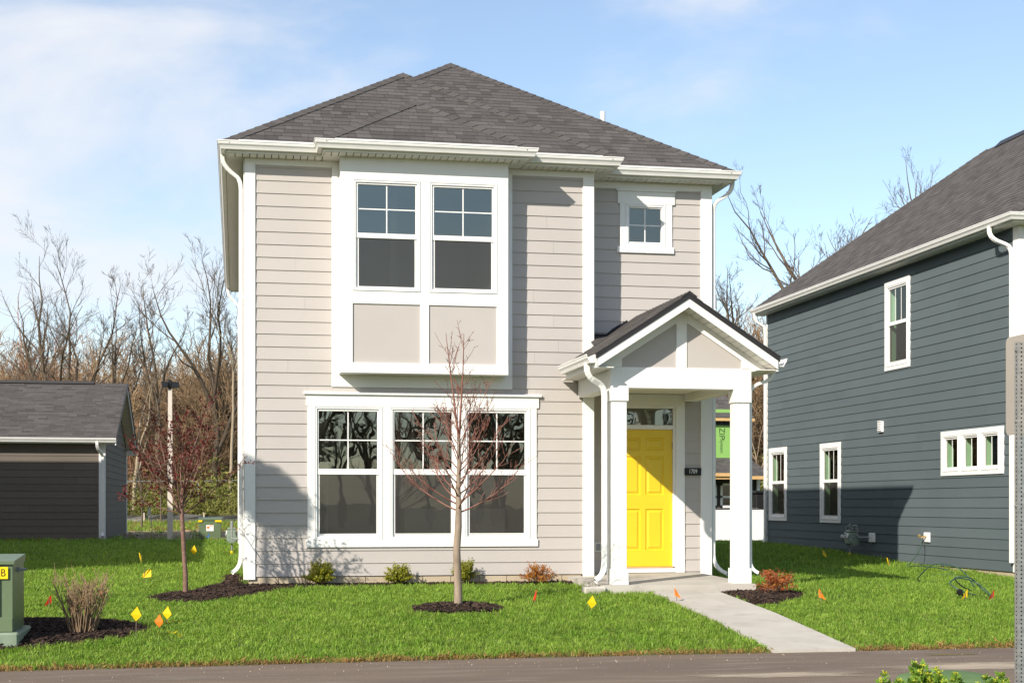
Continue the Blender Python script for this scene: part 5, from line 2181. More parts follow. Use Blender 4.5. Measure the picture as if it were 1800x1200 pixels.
def flag(label, shape, mat, x, y, up, turn=0.0, s=1.0, wire=True, group='marking flags in the lawn'):
    z0 = Gs(x, y)
    t = thing('marking_flag', label, 'flag', (x, y, z0), group, turn)
    W = wmat(t) @ Matrix.Diagonal((s, s, s, 1))
    vs2, fs = flag_shapes[shape]
    m = MB()
    rr = random.Random(hash(label) % 1000)
    zz = [(px * 1.0, .018 * math.sin(px * 60 + pz * 30) + (.012 if pz > .06 else 0), pz) for px, pz in vs2]
    n_ = len(zz)
    m.add([(a, b, c + up / s) for a, b, c in zz] + [(a, b + .0012, c + up / s) for a, b, c in zz],
          fs + [tuple(reversed([i + n_ for i in f])) for f in fs])
    m.build('cloth', mat, t, W)
    m = MB()
    m.tube([(0, .004, -.06 / s), (.004, .004, up / s + .02), (.010, .006, up / s + .10)], .0042 / s, 5)
    m.build('wire', WIRE, t, W)
    return t


FL = [
    ('slim yellow flag standing in the left lawn at the edge of the garage shadow', 'slim', FLY, -1.72, 5.2, .10, .2, 1.15),
    ('folded yellow flag drooping in the left lawn, left of the plum tree trunk', 'fold', FLY, -1.40, .7, .10, .1, 1.3),
    ('small yellow flag in the shaded grass right of the plum tree trunk', 'kite', FLY, -.90, 7.6, .10, -.3, 1.25),
    ('dark red flag in the grass left of the dormant shrub', 'tri', FLR, -2.27, -2.9, .05, .0, .95),
    ('crumpled orange flag at the right side of the dormant shrub', 'droop', FLO, -1.66, -2.9, .12, .6, .85),
    ('orange flag half hidden behind the stems of the dormant shrub', 'kite', FLO, -1.86, -3.2, .13, .9, .7),
    ('yellow flag on a bare wire at the right tip of the utility mulch bed', 'kite', FLY, -1.13, -5.22, .20, .15, 1.05),
    ('orange flag beside a taller yellow one, right of the utility mulch bed', 'kite', FLO, -.93, -4.6, .03, -.25, 1.0),
    ('yellow flag just behind the orange flag, right of the utility mulch bed', 'kite', FLY, -.86, -4.3, .07, -.1, 1.0),
    ('narrow dark orange flag in the grass in front of the golden shrub', 'slim', FLR, 3.50, -3.05, .06, 2.6, 1.0),
    ('yellow diamond flag in the grass left of the front walk', 'kite', FLY, 4.04, -3.75, .05, .1, 1.08),
    ('orange flag at the left edge of the concrete walk', 'tri', FLO, 5.31, -3.05, .07, 2.9, .95),
    ('orange flag in the lawn to the right of the russet shrub', 'tri', FLO, 7.12, -3.3, .06, 3.0, 1.05),
    ('dim yellow flag in the shade below the gas meter of the blue house', 'tri', FLY, 11.6, 7.4, .02, 2.6, 1.15),
    ('upright yellow flag at the shadow edge beside the blue house wall', 'slim', FLY, 11.65, 4.5, .05, .4, 1.3),
    ('yellow flag leaning beside the coiled green hose', 'tri', FLY, 9.18, -3.1, .04, .0, 1.05),
    ('red orange flag near the sign post at the right', 'tri', FLR, 9.53, -3.15, .05, .1, 1.0),
]
for f in FL:
    flag(*f)
t = thing('stake_flag', 'tall white flag on a thin pale stake behind the left lawn', 'flag', (-2.35, 20.6, .15))
m1 = MB()
m1.tube([(-2.35, 20.6, .05), (-2.42, 20.6, 1.0), (-2.44, 20.6, 1.12)], .012, 5)
m1.build('stake', STAKE, t)
m1 = MB()
m1.add([(-2.50, 20.58, .78), (-2.40, 20.58, .80), (-2.44, 20.58, 1.04), (-2.49, 20.60, .92)], [(0, 1, 2, 3)])
m1.build('cloth', FLW, t)
t = thing('marking_flag', 'blue flag standing against the small green pedestal box', 'flag', (-.80, 18.2, .12), 'marking flags in the lawn')
m1 = MB()
m1.add([(-.87, 18.2, .22), (-.80, 18.19, .17), (-.79, 18.2, .34)], [(0, 1, 2)])
m1.build('cloth', FLB, t)
m1 = MB()
m1.tube([(-.79, 18.2, .05), (-.79, 18.2, .34)], .004, 5)
m1.build('wire', WIRE, t)

# ------------------------------------------------------------------ garden hose
def hz(x, y, h):
    return (x, y, Gs(x, y) + h)


HS = thing('garden_hose', 'dark green garden hose looping over the grass beside the blue house', 'hose', (11.0, 1.5, -.1))


def spline(pts, n_=10):
    out = []
    P = [Vector(p) for p in pts]
    for i in range(len(P) - 1):
        p0, p1, p2, p3 = P[max(i - 1, 0)], P[i], P[i + 1], P[min(i + 2, len(P) - 1)]
        for k in range(n_):
            t = k / n_
            out.append(.5 * ((2 * p1) + (p2 - p0) * t + (2 * p0 - 5 * p1 + 4 * p2 - p3) * t * t + (3 * p1 - p0 - 3 * p2 + p3) * t ** 3))
    out.append(P[-1])
    return out


m1 = MB()
m1.tube(spline([(12.46, 4.87, .42), (12.40, 4.80, .25), (12.2, 4.72, .02), hz(12.0, 4.6, .03), hz(11.9, 4.0, .10), hz(12.0, 3.2, .10), hz(12.05, 2.6, .02), hz(11.8, 2.2, .05), hz(11.5, 2.5, .03), hz(11.1, 2.0, -.02), hz(10.6, 1.0, .02),
                hz(10.2, .35, .10), hz(10.25, -.1, .34), hz(10.45, -.5, .30), hz(10.5, -.9, .02), hz(10.2, -1.4, .02), hz(9.75, -1.9, .12), hz(9.55, -2.1, .24), hz(9.75, -2.15, .25), hz(9.95, -2.1, .10), hz(9.9, -2.4, .03),
                hz(9.5, -2.5, .08), hz(9.35, -2.35, .18), hz(9.55, -2.25, .25), hz(9.8, -2.3, .18), hz(9.75, -2.7, .03), hz(9.3, -2.75, .03)]), .0095, 8)
m1.build('tube', HOSEM, HS, smooth=True)
m1 = MB()
p = Vector(hz(9.30, -2.72, .10))
for k in range(7):
    a = k * .9
    m1.box(p.x + .035 * math.cos(a) - .012, p.x + .035 * math.cos(a) + .012, p.y - .015, p.y + .015, p.z + .035 * math.sin(a) - .012, p.z + .035 * math.sin(a) + .012, .004)
m1.cyl(p - Vector((0, .03, 0)), p + Vector((0, .03, 0)), .03, 12)
m1.cyl(p + Vector((.03, 0, -.03)), p + Vector((.10, 0, -.09)), .014, 8)
m1.build('spray_nozzle', BLK, HS)

# ------------------------------------------------------------------ sign post seen from behind
SP = thing('sign_post', 'perforated square steel post carrying a street sign seen from behind', 'sign post', (5.05, -11.75, -.45))
hw = .0235
pitch = .0275
N_ = 100
zb = -.60
vs, fs, mi = [], [], []
for face in range(4):
    ca, sa = math.cos(face * math.pi / 2), math.sin(face * math.pi / 2)

    def T(u, z):
        x, y = u, -hw
        return (5.05 + ca * x - sa * y, -11.75 + sa * x + ca * y, z)
    for k in range(N_):
        z0, z1 = zb + k * pitch, zb + (k + 1) * pitch
        zc = (z0 + z1) / 2
        o = len(vs)
        r = .0062
        sq = [(-hw, z0), (0, z0), (hw, z0), (hw, zc), (hw, z1), (0, z1), (-hw, z1), (-hw, zc)]
        an = [-135, -90, -45, 0, 45, 90, 135, 180]
        ho = [(r * math.cos(math.radians(a)), zc + r * math.sin(math.radians(a))) for a in an]
        vs += [T(u, z) for u, z in sq] + [T(u, z) for u, z in ho]
        fs += [(o + i, o + (i + 1) % 8, o + 8 + (i + 1) % 8, o + 8 + i) for i in range(8)]
mb = MB()
mb.add(vs, fs)
ztop = zb + N_ * pitch
mb.build('post', GALV, SP)
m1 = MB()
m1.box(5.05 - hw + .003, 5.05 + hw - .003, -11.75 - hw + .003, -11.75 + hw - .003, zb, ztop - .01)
m1.build('post_shade_core', HOLE, SP)  # black filling paints the shade inside the hollow post
m1 = MB()
x_ = 5.05 + hw + .004
ring = []
sy0, sy1, sz0, sz1, rr_ = -11.75 - .23, -11.75 + .23, 1.535, 2.205, .04
for (cy, cz, a0_) in ((sy1 - rr_, sz1 - rr_, 0), (sy0 + rr_, sz1 - rr_, 90), (sy0 + rr_, sz0 + rr_, 180), (sy1 - rr_, sz0 + rr_, 270)):
    for k in range(5):
        a = math.radians(a0_ + k * 22.5)
        ring.append((cy + rr_ * math.cos(a), cz + rr_ * math.sin(a)))
m1.prism(ring, 0, x_, x_ + .003)
m1.build('sign_panel', SIGNB, SP)
m1 = MB()
for z in (1.62, 2.10, 1.055):
    m1.cyl((5.05 - hw - .012, -11.75, z), (5.05 - hw + .002, -11.75, z), .008, 8)
m1.build('bolt', GALV, SP)

# green utility lid on the near verge
UB = thing('utility_pedestal', 'low rounded green utility cover behind the mustard plants at the bottom right', 'utility box', (4.27, -12.25, -.42))
m1 = MB()
m1.tube([(4.27, -12.25, z) for z in (-.5, -.12, -.06, -.02, .002, .010)], [.33, .33, .325, .30, .22, .05], 28)
m1.build('dome', DOMEG, UB, smooth=True)
m1 = MB()
m1.tube([(4.27, -12.25, z) for z in (-.17, -.13)], [.345, .345], 28)
m1.build('collar', DOMEG, UB)
# ------------------------------------------------------------------ plants
def nrm(v):
    return v / (np.linalg.norm(v) + 1e-9)


def walk_branch(rng, p, d, L, K, wob, up, bend=None):
    pts = [p]
    st = L / (K - 1)
    for i in range(K - 1):
        d = nrm(d + rng.normal(0, wob, 3) + np.array([0, 0, up]))
        p = p + d * st
        pts.append(p)
    return np.array(pts), d


def side_dir(rng, d, ang, az=None):
    a = np.cross(d, [0.3, 0.2, 0.9])
    a = nrm(a)
    b = np.cross(d, a)
    t = rng.uniform(0, 2 * math.pi) if az is None else az
    return nrm(d * math.cos(ang) + (a * math.cos(t) + b * math.sin(t)) * math.sin(ang))


def grow(seed, H, r0, lean=(0, 0), fork=.4, nlimb=4, limb_len=.55, limb_ang=(.3, .65), dens=(7, 6, 5), ratio=(.42, .42, .5), twig=.011, wob=.10, up=.05, trunk_wob=.05):
    rng = np.random.default_rng(seed)
    levels = [[] for _ in range(5)]
    tp, td = walk_branch(rng, np.zeros(3), nrm(np.array([lean[0], lean[1], 1.0])), H * fork, 9, trunk_wob, .02)
    r0 *= 1.05
    levels[0].append((tp, np.linspace(r0, r0 * .68, 9)))
    limbs = []
    for k in range(nlimb):
        ang = rng.uniform(*limb_ang)
        if k == 0:
            ang *= .35
        d = side_dir(rng, td, ang, k * 2 * math.pi / nlimb + rng.uniform(-.5, .5))
        s = tp[-1] if k < 3 else tp[rng.integers(4, 8)]
        L = H * limb_len * rng.uniform(.75, 1.1)
        P, dd = walk_branch(rng, s, d, L, 9, wob, up * 1.2)
        ra = r0 * rng.uniform(.42, .60)
        rad = np.linspace(ra, twig * 1.6, 9)
        levels[1].append((P, rad))
        limbs.append((P, rad, L))
    cur = limbs
    for lv in (2, 3, 4):
        nxt = []
        K = (7, 5, 4)[lv - 2]
        for P, rad, L in cur:
            n_ = max(1, int(round(dens[lv - 2] * rng.uniform(.7, 1.3))))
            for j in range(n_):
                t = rng.uniform(.22 if lv == 2 else .18, 1.0)
                f = t * (len(P) - 1)
                i = min(int(f), len(P) - 2)
                s = P[i] + (P[i + 1] - P[i]) * (f - i)
                d0 = nrm(P[i + 1] - P[i])
                rr_ = rad[i] + (rad[i + 1] - rad[i]) * (f - i)
                d = side_dir(rng, d0, rng.uniform(.38, .85))
                l2 = L * ratio[lv - 2] * rng.uniform(.5, 1.15) * (1.05 - .45 * t)
                B, dd = walk_branch(rng, s, d, l2, K, wob * (1.1, .9, .7)[lv - 2], up * 1.6)
                ra = max(twig, rr_ * .55)
                rb = np.linspace(ra, max(twig * .6, ra * .3), K)
                levels[lv].append((B, rb))
                nxt.append((B, rb, l2))
        cur = nxt
    return levels


def tree_meshes(levels, tname='tree', nside_big=7):
    def pack(ls):
        g = {}
        for P, r_ in ls:
            g.setdefault(len(P), []).append((P, r_))
        return [(np.array([a for a, _ in v]), np.array([b for _, b in v])) for v in g.values()]
    Vt, Ft = tubes_np(pack(levels[0] + levels[1]), nside_big)
    Vc, Fc = tubes_np(pack(levels[2]), 5)
    V3, F3 = tubes_np(pack(levels[3] + levels[4]), 3)
    return (Vt, Ft), (np.concatenate([Vc, V3]), np.concatenate([Fc, F3 + len(Vc)]))


def place_tree(label, x, y, levels, bark=None, twigm=None, group='bare trees at the edge of the wood', name='bare_tree', s=1.0, rz=0.0):
    z = Gs(x, y) - .05
    t = thing(name, label, 'tree', (x, y, z), group, rz)
    (Vt, Ft), (Vc, Fc) = tree_meshes(levels)
    W = wmat(t) @ Matrix.Scale(s, 4)
    link('trunk', np_mesh('trunk', Vt, Ft, bark or BARK), t, W)
    link('crown', np_mesh('crown', Vc, Fc, twigm or TWIG), t, W)
    return t


def at_px(px, Y):
    s_, c_ = math.sin(PSI), math.cos(PSI)
    D = (Y - CAM.y) / (c_ - s_ * (px - 900) / 2600)
    return CAM.x + D * (s_ + c_ * (px - 900) / 2600)


trees = [
    # label, px, Y, H, r0, lean, fork, nlimb, limb_len, seed, bark
    ('tallest bare tree behind the garage, with several upright stems', 92, 62, 18.5, .30, (.03, 0), .30, 5, .66, 101, BARK),
    ('bare tree with two parallel stems right behind the garage ridge', 116, 60, 17.5, .22, (.02, 0), .42, 4, .55, 102, BARK),
    ('thin bare tree with a crooked open crown, leaning left above the garage roof end', 222, 61, 14.6, .21, (-.10, 0), .55, 4, .44, 103, BARK),
    ('slender bare tree with a narrow upright crown just left of the light pole', 277, 59, 15.6, .20, (-.09, 0), .48, 4, .50, 104, BARK),
    ('dark forked bare tree between the light pole and the greige house', 376, 57, 17.8, .27, (.01, 0), .38, 4, .60, 105, BARKD),
    ('pale straight thin tree closest to the left wall of the greige house', 403, 55, 12.5, .11, (-.02, 0), .75, 3, .28, 106, BARKP),
    ('bare tree with low spreading limbs at the far left behind the garage', 30, 60, 13.2, .28, (.08, 0), .28, 6, .62, 107, BARK),
    ('pale crooked tree rising beside the garage gable', 232, 56, 9.0, .16, (.02, 0), .5, 4, .5, 108, BARKP),
    ('bare tree with twisting limbs above the porch roof', 1322, 60, 15.5, .26, (-.08, 0), .45, 4, .55, 109, BARK),
    ('tall bare tree with wide crooked limbs above the low end of the blue roof', 1452, 62, 21.0, .34, (-.04, 0), .50, 5, .52, 110, BARK),
    ('fine twigged bare tree above the middle of the blue roof', 1528, 68, 21.5, .24, (.0, 0), .55, 5, .42, 111, BARK),
    ('bare tree with thin bent limbs above the upper blue roof slope', 1672, 66, 23.8, .26, (-.05, 0), .58, 4, .42, 112, BARK),
    ('bare tree whose top twigs show near the blue roof ridge', 1715, 70, 25.0, .24, (.0, 0), .60, 4, .42, 113, BARK),
    ('low branching bare tree rising left of the blue house gutter end', 1300, 64, 13.0, .2, (.06, 0), .4, 5, .55, 114, BARK),
    ('bare tree behind the greige house just left of its front corner', 432, 63, 16.0, .22, (-.12, 0), .42, 4, .55, 115, BARKD),
]
TREES = []
for (lab, px, Y, Ht, r0, lean, fork, nl, ll, seed, bk) in trees:
    lv = grow(seed, Ht, r0, lean, fork, nl, ll, wob=.13, up=.065, dens=(8, 6, 6), trunk_wob=.05, limb_ang=((.28, .66) if seed != 110 else (.5, .95)), twig=.0085, ratio=(.46, .50, .58))
    TREES.append(place_tree(lab, at_px(px, Y), Y, lv, bk, TWIG, s=(.81 if px < 500 else .96)))

# brush and woodland behind, one mass
bru = []
for k in range(4):
    rng = np.random.default_rng(300 + k)
    lv = [[] for _ in range(5)]
    for s in range(11):
        a = rng.uniform(0, 6.28)
        b = np.array([math.cos(a), math.sin(a), 0]) * rng.uniform(.1, 1.9)
        d = nrm(np.array([rng.normal(0, .22), rng.normal(0, .22), 1]))
        L = rng.uniform(5, 9)
        P, dd = walk_branch(rng, b, d, L, 8, .10, .04)
        lv[1].append((P, np.linspace(rng.uniform(.035, .09), .015, 8)))
        for j in range(16):
            t = rng.uniform(.12, 1)
            f = t * 7
            i = min(int(f), 6)
            B, _ = walk_branch(rng, P[i] + (P[i + 1] - P[i]) * (f - i), side_dir(rng, nrm(P[i + 1] - P[i]), rng.uniform(.4, 1.0)), L * .33 * rng.uniform(.4, 1.1), 5, .16, .06)
            lv[2].append((B, np.linspace(.024, .014, 5)))
            for q in range(8):
                f2 = rng.uniform(.15, 1) * 4
                i2 = min(int(f2), 3)
                B2, _ = walk_branch(rng, B[i2] + (B[i2 + 1] - B[i2]) * (f2 - i2), side_dir(rng, nrm(B[i2 + 1] - B[i2]), rng.uniform(.4, 1.1)), rng.uniform(.4, 1.4), 4, .2, .05)
                lv[3].append((B2, np.linspace(.015, .009, 4)))
    lv[0] = lv[1][:1]
    (Vt, Ft), (Vc, Fc) = tree_meshes(lv)
    bru.append(np_mesh('brush', np.concatenate([Vt, Vc]), np.concatenate([Ft, Fc + len(Vt)]), BRUSHM))


def brush_pts(n_, xa, xb, ya, yb, sa, sb, rng):
    x, y = rng.uniform(xa, xb, n_), rng.uniform(ya, yb, n_)
    return np.stack([x, y, G(x, y) - .1], 1), rng.uniform(sa, sb, n_)


rng = np.random.default_rng(77)
BP, BS = [], []
for args in ((52, -22, 4, 58, 72, .58, .92), (80, -30, 6, 72, 100, .92, 1.25), (60, -40, 10, 100, 150, 1.15, 1.55), (40, 20, 36, 58, 74, .85, 1.25), (36, 20, 44, 74, 100, 1.1, 1.5), (30, 24, 60, 100, 150, 1.3, 1.9), (14, 4, 22, 60, 80, .7, 1.0), (14, 36, 60, 60, 85, .8, 1.1)):
    p, s_ = brush_pts(*args, rng)
    BP.append(p)
    BS.append(s_)
BP, BS = np.concatenate(BP), np.concatenate(BS)
n_ = len(BP)
scatter('woods', BP, np.stack([np.zeros(n_), np.zeros(n_), rng.uniform(0, 6.28, n_)], 1), BS, rng.integers(0, 4, n_), bru)

# leafing undergrowth along the fence
und = []
for k in range(3):
    rng = np.random.default_rng(400 + k)
    n_ = 1500
    c = rng.normal(0, 1, (n_, 3)) * np.array([.75, .6, .55]) + np.array([0, 0, .85])
    c[:, 2] = np.abs(c[:, 2])
    a = rng.normal(0, 1, (n_, 3))
    b = rng.normal(0, 1, (n_, 3))
    s_ = rng.uniform(.025, .06, n_)[:, None]
    V = np.stack([c + a * s_, c + b * s_, c - (a + b) * s_ * .6], 1).reshape(-1, 3)
    F = np.arange(n_ * 3).reshape(-1, 3)
    und.append(np_mesh('leafy brush', V, F, BUDG, smooth=False))
rng = np.random.default_rng(78)
UP = []
for args in ((46, -22, 3, 52, 60, .7, 1.5), (22, 18, 36, 44, 60, .8, 1.6)):
    p, s_ = brush_pts(*args, rng)
    UP.append(np.concatenate([p, s_[:, None]], 1))
UP = np.concatenate(UP)
n_ = len(UP)
scatter('undergrowth', UP[:, :3], np.stack([np.zeros(n_), np.zeros(n_), rng.uniform(0, 6.28, n_)], 1), UP[:, 3], rng.integers(0, 3, n_), und)

# the wooded side of the street behind the viewer, mirrored in the window panes
wt = []
for sd in (501, 502, 503):
    (Vt, Ft), (Vc, Fc) = tree_meshes(grow(sd, 15, .34, (0, 0), .35, 5, .6, wob=.12, twig=.03))
    wt.append(np_mesh('far tree', np.concatenate([Vt, Vc]), np.concatenate([Ft, Fc + len(Vt)]), BARKD))
rng = np.random.default_rng(79)
n_ = 44
x, y = np.linspace(-30, 38, n_) + rng.normal(0, 1.5, n_), rng.uniform(-92, -60, n_)
scatter('woodland', np.stack([x, y, np.full(n_, -.5)], 1), np.stack([np.zeros(n_), np.zeros(n_), rng.uniform(0, 6.28, n_)], 1), rng.uniform(.62, .92, n_), rng.integers(0, 3, n_), wt)

# ---- young maple in front of the big window
def maple():
    rng = np.random.default_rng(9)
    H0 = 3.32
    base = np.array([0.0, 0, 0])
    tp = np.array([[0, 0, -.1], [.006, 0, .15], [.000, .01, .45], [-.012, .0, .72], [.008, .0, 1.0], [.012, 0, 1.22], [.004, 0, 1.45], [.02, .01, 1.75], [.015, 0, 2.05]])
    tr = np.array([.058, .050, .046, .044, .043, .036, .030, .024, .018])
    lv = [[(tp, tr)], [], [], [], []]

    def on(z):
        return np.array([np.interp(z, tp[:, 2], tp[:, 0]), np.interp(z, tp[:, 2], tp[:, 1]), z]), float(np.interp(z, tp[:, 2], tr))
    leaders = [(np.array([-.10, .02, 1.0]), 1.28), (np.array([.09, -.03, 1.0]), 1.25)]
    prim = []
    for d, L in leaders:
        P, _ = walk_branch(rng, tp[-1], nrm(d), L, 9, .05, .03)
        r_ = np.linspace(.016, .0035, 9)
        lv[1].append((P, r_))
        prim.append((P, r_, L))
    for k in range(30):
        z = 1.16 + (k / 29) ** 1.15 * .95
        s, r_ = on(z)
        az = k * 2.4 + rng.uniform(-.3, .3)
        out = 1.0 - .45 * (k / 29)
        d = nrm(np.array([math.cos(az) * out, math.sin(az) * out, .30 + .62 * k / 29]))
        L = (1.18 - .45 * k / 29) * rng.uniform(.72, 1.1)
        P, _ = walk_branch(rng, s, d, L, 8, .06, .105)
        rb = np.linspace(max(.0056, r_ * .30), .0023, 8)
        lv[2].append((P, rb))
        prim.append((P, rb, L))
    for P, r_, L in prim:
        for j in range(8 if L < 1.1 else 15):
            t = rng.uniform(.22, .95)
            f = t * (len(P) - 1)
            i = min(int(f), len(P) - 2)
            s = P[i] + (P[i + 1] - P[i]) * (f - i)
            d = side_dir(rng, nrm(P[i + 1] - P[i]), rng.uniform(.4, .8))
            B, _ = walk_branch(rng, s, d, L * rng.uniform(.12, .42) * (1.1 - .5 * t), 5, .06, .10)
            lv[3].append((B, np.linspace(.0032, .0020, 5)))
            for q in range(3):
                f2 = rng.uniform(.2, 1) * 4
                i2 = min(int(f2), 3)
                s2_ = B[i2] + (B[i2 + 1] - B[i2]) * (f2 - i2)
                B2, _ = walk_branch(rng, s2_, side_dir(rng, nrm(B[i2 + 1] - B[i2]), .8), rng.uniform(.015, .07), 4, .03, .05)
                lv[4].append((B2, np.linspace(.0024, .0030, 4)))
    return lv


ml = maple()
MT = thing('maple_sapling', 'young bare maple with reddish twigs in front of the triple window', 'tree', (2.49, -3.36, Gs(2.49, -3.36)))
V, F = tubes_np([(ml[0][0][0][None], ml[0][0][1][None])], 12)
link('trunk', np_mesh('trunk', V, F, SAPB), MT, wmat(MT))


def pk(ls):
    g = {}
    for P, r_ in ls:
        g.setdefault(len(P), []).append((P, r_))
    return [(np.array([a for a, _ in v]), np.array([b for _, b in v])) for v in g.values()]


V, F = tubes_np(pk(ml[1] + ml[2] + ml[3] + ml[4]), 5)
link('crown', np_mesh('crown', V, F, REDTW), MT, wmat(MT))


def leaf_cloud(rng, P, size, n_per=1, spread=.01):
    """small folded leaves at points P"""
    P = np.repeat(P, n_per, 0)
    n_ = len(P)
    P = P + rng.normal(0, spread, P.shape)
    d = rng.normal(0, 1, (n_, 3))
    d[:, 2] = np.abs(d[:, 2]) * .8 + .2
    d /= np.linalg.norm(d, axis=1, keepdims=True)
    a = np.cross(d, rng.normal(0, 1, (n_, 3)))
    a /= np.linalg.norm(a, axis=1, keepdims=True) + 1e-9
    s_ = (size * rng.uniform(.6, 1.3, n_))[:, None]
    V = np.stack([P, P + d * s_ * .5 + a * s_ * .28, P + d * s_, P + d * s_ * .5 - a * s_ * .28], 1).reshape(-1, 3)
    return V, np.arange(n_ * 4).reshape(-1, 4)


# ---- plum tree at the house corner
def plum():
    rng = np.random.default_rng(23)
    tp = np.array([[0, 0, -.08], [.0, 0, .25], [-.02, 0, .55], [-.035, 0, .85], [-.05, 0, 1.10], [-.05, 0, 1.30]])
    lv = [[(tp, np.array([.036, .031, .028, .027, .028, .022]))], [], [], [], []]
    tips = []
    prim = []
    for k in range(17):
        s = np.array([-.05, 0, 1.02 + .28 * (k % 6) / 5])
        az = k * 2.4 + .3
        d = nrm(np.array([math.cos(az) * .75, math.sin(az) * .75, .55 + .5 * (k % 3)]))
        L = rng.uniform(.70, 1.30)
        P, _ = walk_branch(rng, s, d, L, 8, .08, .09)
        rb = np.linspace(.012, .0032, 8)
        lv[2].append((P, rb))
        prim.append((P, rb, L))
    low, _ = walk_branch(rng, np.array([-.05, 0, 1.05]), nrm(np.array([-.9, -.1, .05])), .75, 8, .05, .09)
    lv[2].append((low, np.linspace(.011, .0035, 8)))
    prim.append((low, None, .75))
    for P, _, L in prim:
        tips.append(P[3:])
        for j in range(9):
            f = rng.uniform(.2, 1) * 7
            i = min(int(f), 6)
            s = P[i] + (P[i + 1] - P[i]) * (f - i)
            B, _ = walk_branch(rng, s, side_dir(rng, nrm(P[i + 1] - P[i]), rng.uniform(.5, 1)), L * rng.uniform(.12, .34), 5, .1, .08)
            lv[3].append((B, np.linspace(.0042, .0022, 5)))
            tips.append(B[1:])
    return lv, np.concatenate(tips)


lvp, tips = plum()
PT = thing('plum_tree', 'small plum tree with dark red new leaves at the left corner of the greige house', 'tree', (-.75, -1.62, Gs(-.75, -1.62) + .02))
V, F = tubes_np(pk(lvp[0]), 10)
link('trunk', np_mesh('trunk', V, F, PLUMB), PT, wmat(PT))
V, F = tubes_np(pk(lvp[2] + lvp[3]), 5)
br_ = link('branch', np_mesh('branch', V, F, PLUMB), PT, wmat(PT))
rng = np.random.default_rng(24)
V, F = leaf_cloud(rng, tips, .038, 4, .014)
link('crown', np_mesh('crown', V, F, PLUML, smooth=False), PT, wmat(PT))

# ---- three thin saplings far behind
for k, (px, Y, h_, lab) in enumerate(((249, 34, 2.6, 'thin staked sapling in the far grass left of the light pole'), (283, 46, 3.6, 'thin bare sapling in a mulch ring just left of the light pole base'), (1336, 44, 6.0, 'pale slender sapling between the porch and the blue house'))):
    place_tree(lab, at_px(px, Y), Y, grow(700 + k, h_, .04, (0, 0), .5, 4, .5, twig=.007, dens=(4, 3, 2)), BARKP if k == 2 else BARK, TWIG, 'saplings in the far grass', 'sapling')


# ---- shrubs
def shrub_meshes(seed, w, h, nsh, leaf, mat, stemmat, nleaf=16, spread=.012):
    rng = np.random.default_rng(seed)
    st, pts = [], []
    for k in range(nsh):
        az = rng.uniform(0, 6.28)
        el = rng.uniform(.05, 1.0) ** .8
        d = nrm(np.array([math.cos(az) * math.sqrt(1 - (el * .95) ** 2), math.sin(az) * math.sqrt(1 - (el * .95) ** 2), el * .95 + .12]))
        L = rng.uniform(.78, 1.12)
        tip = d * np.array([w / 2, w / 2, h]) * L
        P = np.linspace(0, 1, 6)[:, None] * tip[None] + np.array([0, 0, .02])
        P[1:] += rng.normal(0, .006, (5, 3))
        st.append((P, np.linspace(.0045, .002, 6)))
        t = rng.uniform(.45, 1.02, nleaf)[:, None]
        pts.append(t * tip[None] + np.array([0, 0, .02]))
    V, F = tubes_np(pk(st), 4)
    Vl, Fl = leaf_cloud(rng, np.concatenate(pts), leaf, 1, spread)
    return np_mesh('stems', V, F, stemmat), np_mesh('foliage', Vl, Fl, mat, smooth=False)


def shrub(label, x, y, me, group, sx=1.0, rz=0.0, sz=1.0):
    t = thing('shrub', label, 'shrub', (x, y, Gs(x, y) + .03), group, rz)
    W = wmat(t) @ Matrix.Diagonal((sx, sx, sz, 1))
    link('stem', me[0], t, W)
    link('foliage', me[1], t, W)
    return t


b1 = shrub_meshes(31, .46, .31, 74, .030, BOXL, TANSTEM, 46)
b2 = shrub_meshes(32, .42, .27, 66, .029, BOXL, TANSTEM, 46)
b3 = shrub_meshes(33, .40, .33, 64, .029, BOXL, TANSTEM, 46)
shrub('green boxwood below the left pane of the triple window', 1.03, -.22, b1, 'shrubs along the house front')
shrub('smaller green boxwood left of the maple trunk', 2.13, -.20, b2, 'shrubs along the house front')
shrub('green boxwood half behind the maple trunk', 3.07, -.20, b3, 'shrubs along the house front')
g1 = shrub_meshes(34, .54, .30, 46, .030, SPIO, TANSTEM, 26, .016)
shrub('golden orange shrub at the right end of the front bed', 4.08, -.38, g1, 'shrubs along the house front')
g2 = shrub_meshes(35, .62, .31, 48, .032, SPIR, TANSTEM, 26, .018)
shrub('russet shrub in the mulch to the right of the porch', 6.90, -2.35, g2, 'shrubs along the house front')

# ---- dormant shrub by the transformer
rng = np.random.default_rng(41)
st, budp = [], []
for k in range(95):
    az = rng.uniform(0, 6.28)
    b = np.array([math.cos(az), math.sin(az), 0]) * rng.uniform(0, .13)
    d = nrm(np.array([math.cos(az) * rng.uniform(0, .48), math.sin(az) * rng.uniform(0, .48), 1]))
    L = rng.uniform(.34, .63)
    P, _ = walk_branch(rng, b, d, L, 7, .06, .05)
    st.append((P, np.linspace(.0055, .0026, 7)))
    for j in range(4):
        f = rng.uniform(.35, 1) * 6
        i = min(int(f), 5)
        B, _ = walk_branch(rng, P[i] + (P[i + 1] - P[i]) * (f - i), side_dir(rng, nrm(P[i + 1] - P[i]), rng.uniform(.3, .7)), rng.uniform(.06, .2), 4, .06, .06)
        st.append((B, np.linspace(.0034, .002, 4)))
        budp.append(B[1:])
DS = thing('shrub', 'dormant tan shrub of bare upright stems in the mulch beside the transformer', 'shrub', (-1.70, -4.85, Gs(-1.7, -4.85) + .03))
V, F = tubes_np(pk(st), 4)
link('stem', np_mesh('stems', V, F, TANSTEM), DS, wmat(DS))
V, F = leaf_cloud(rng, np.concatenate(budp), .013, 1, .004)
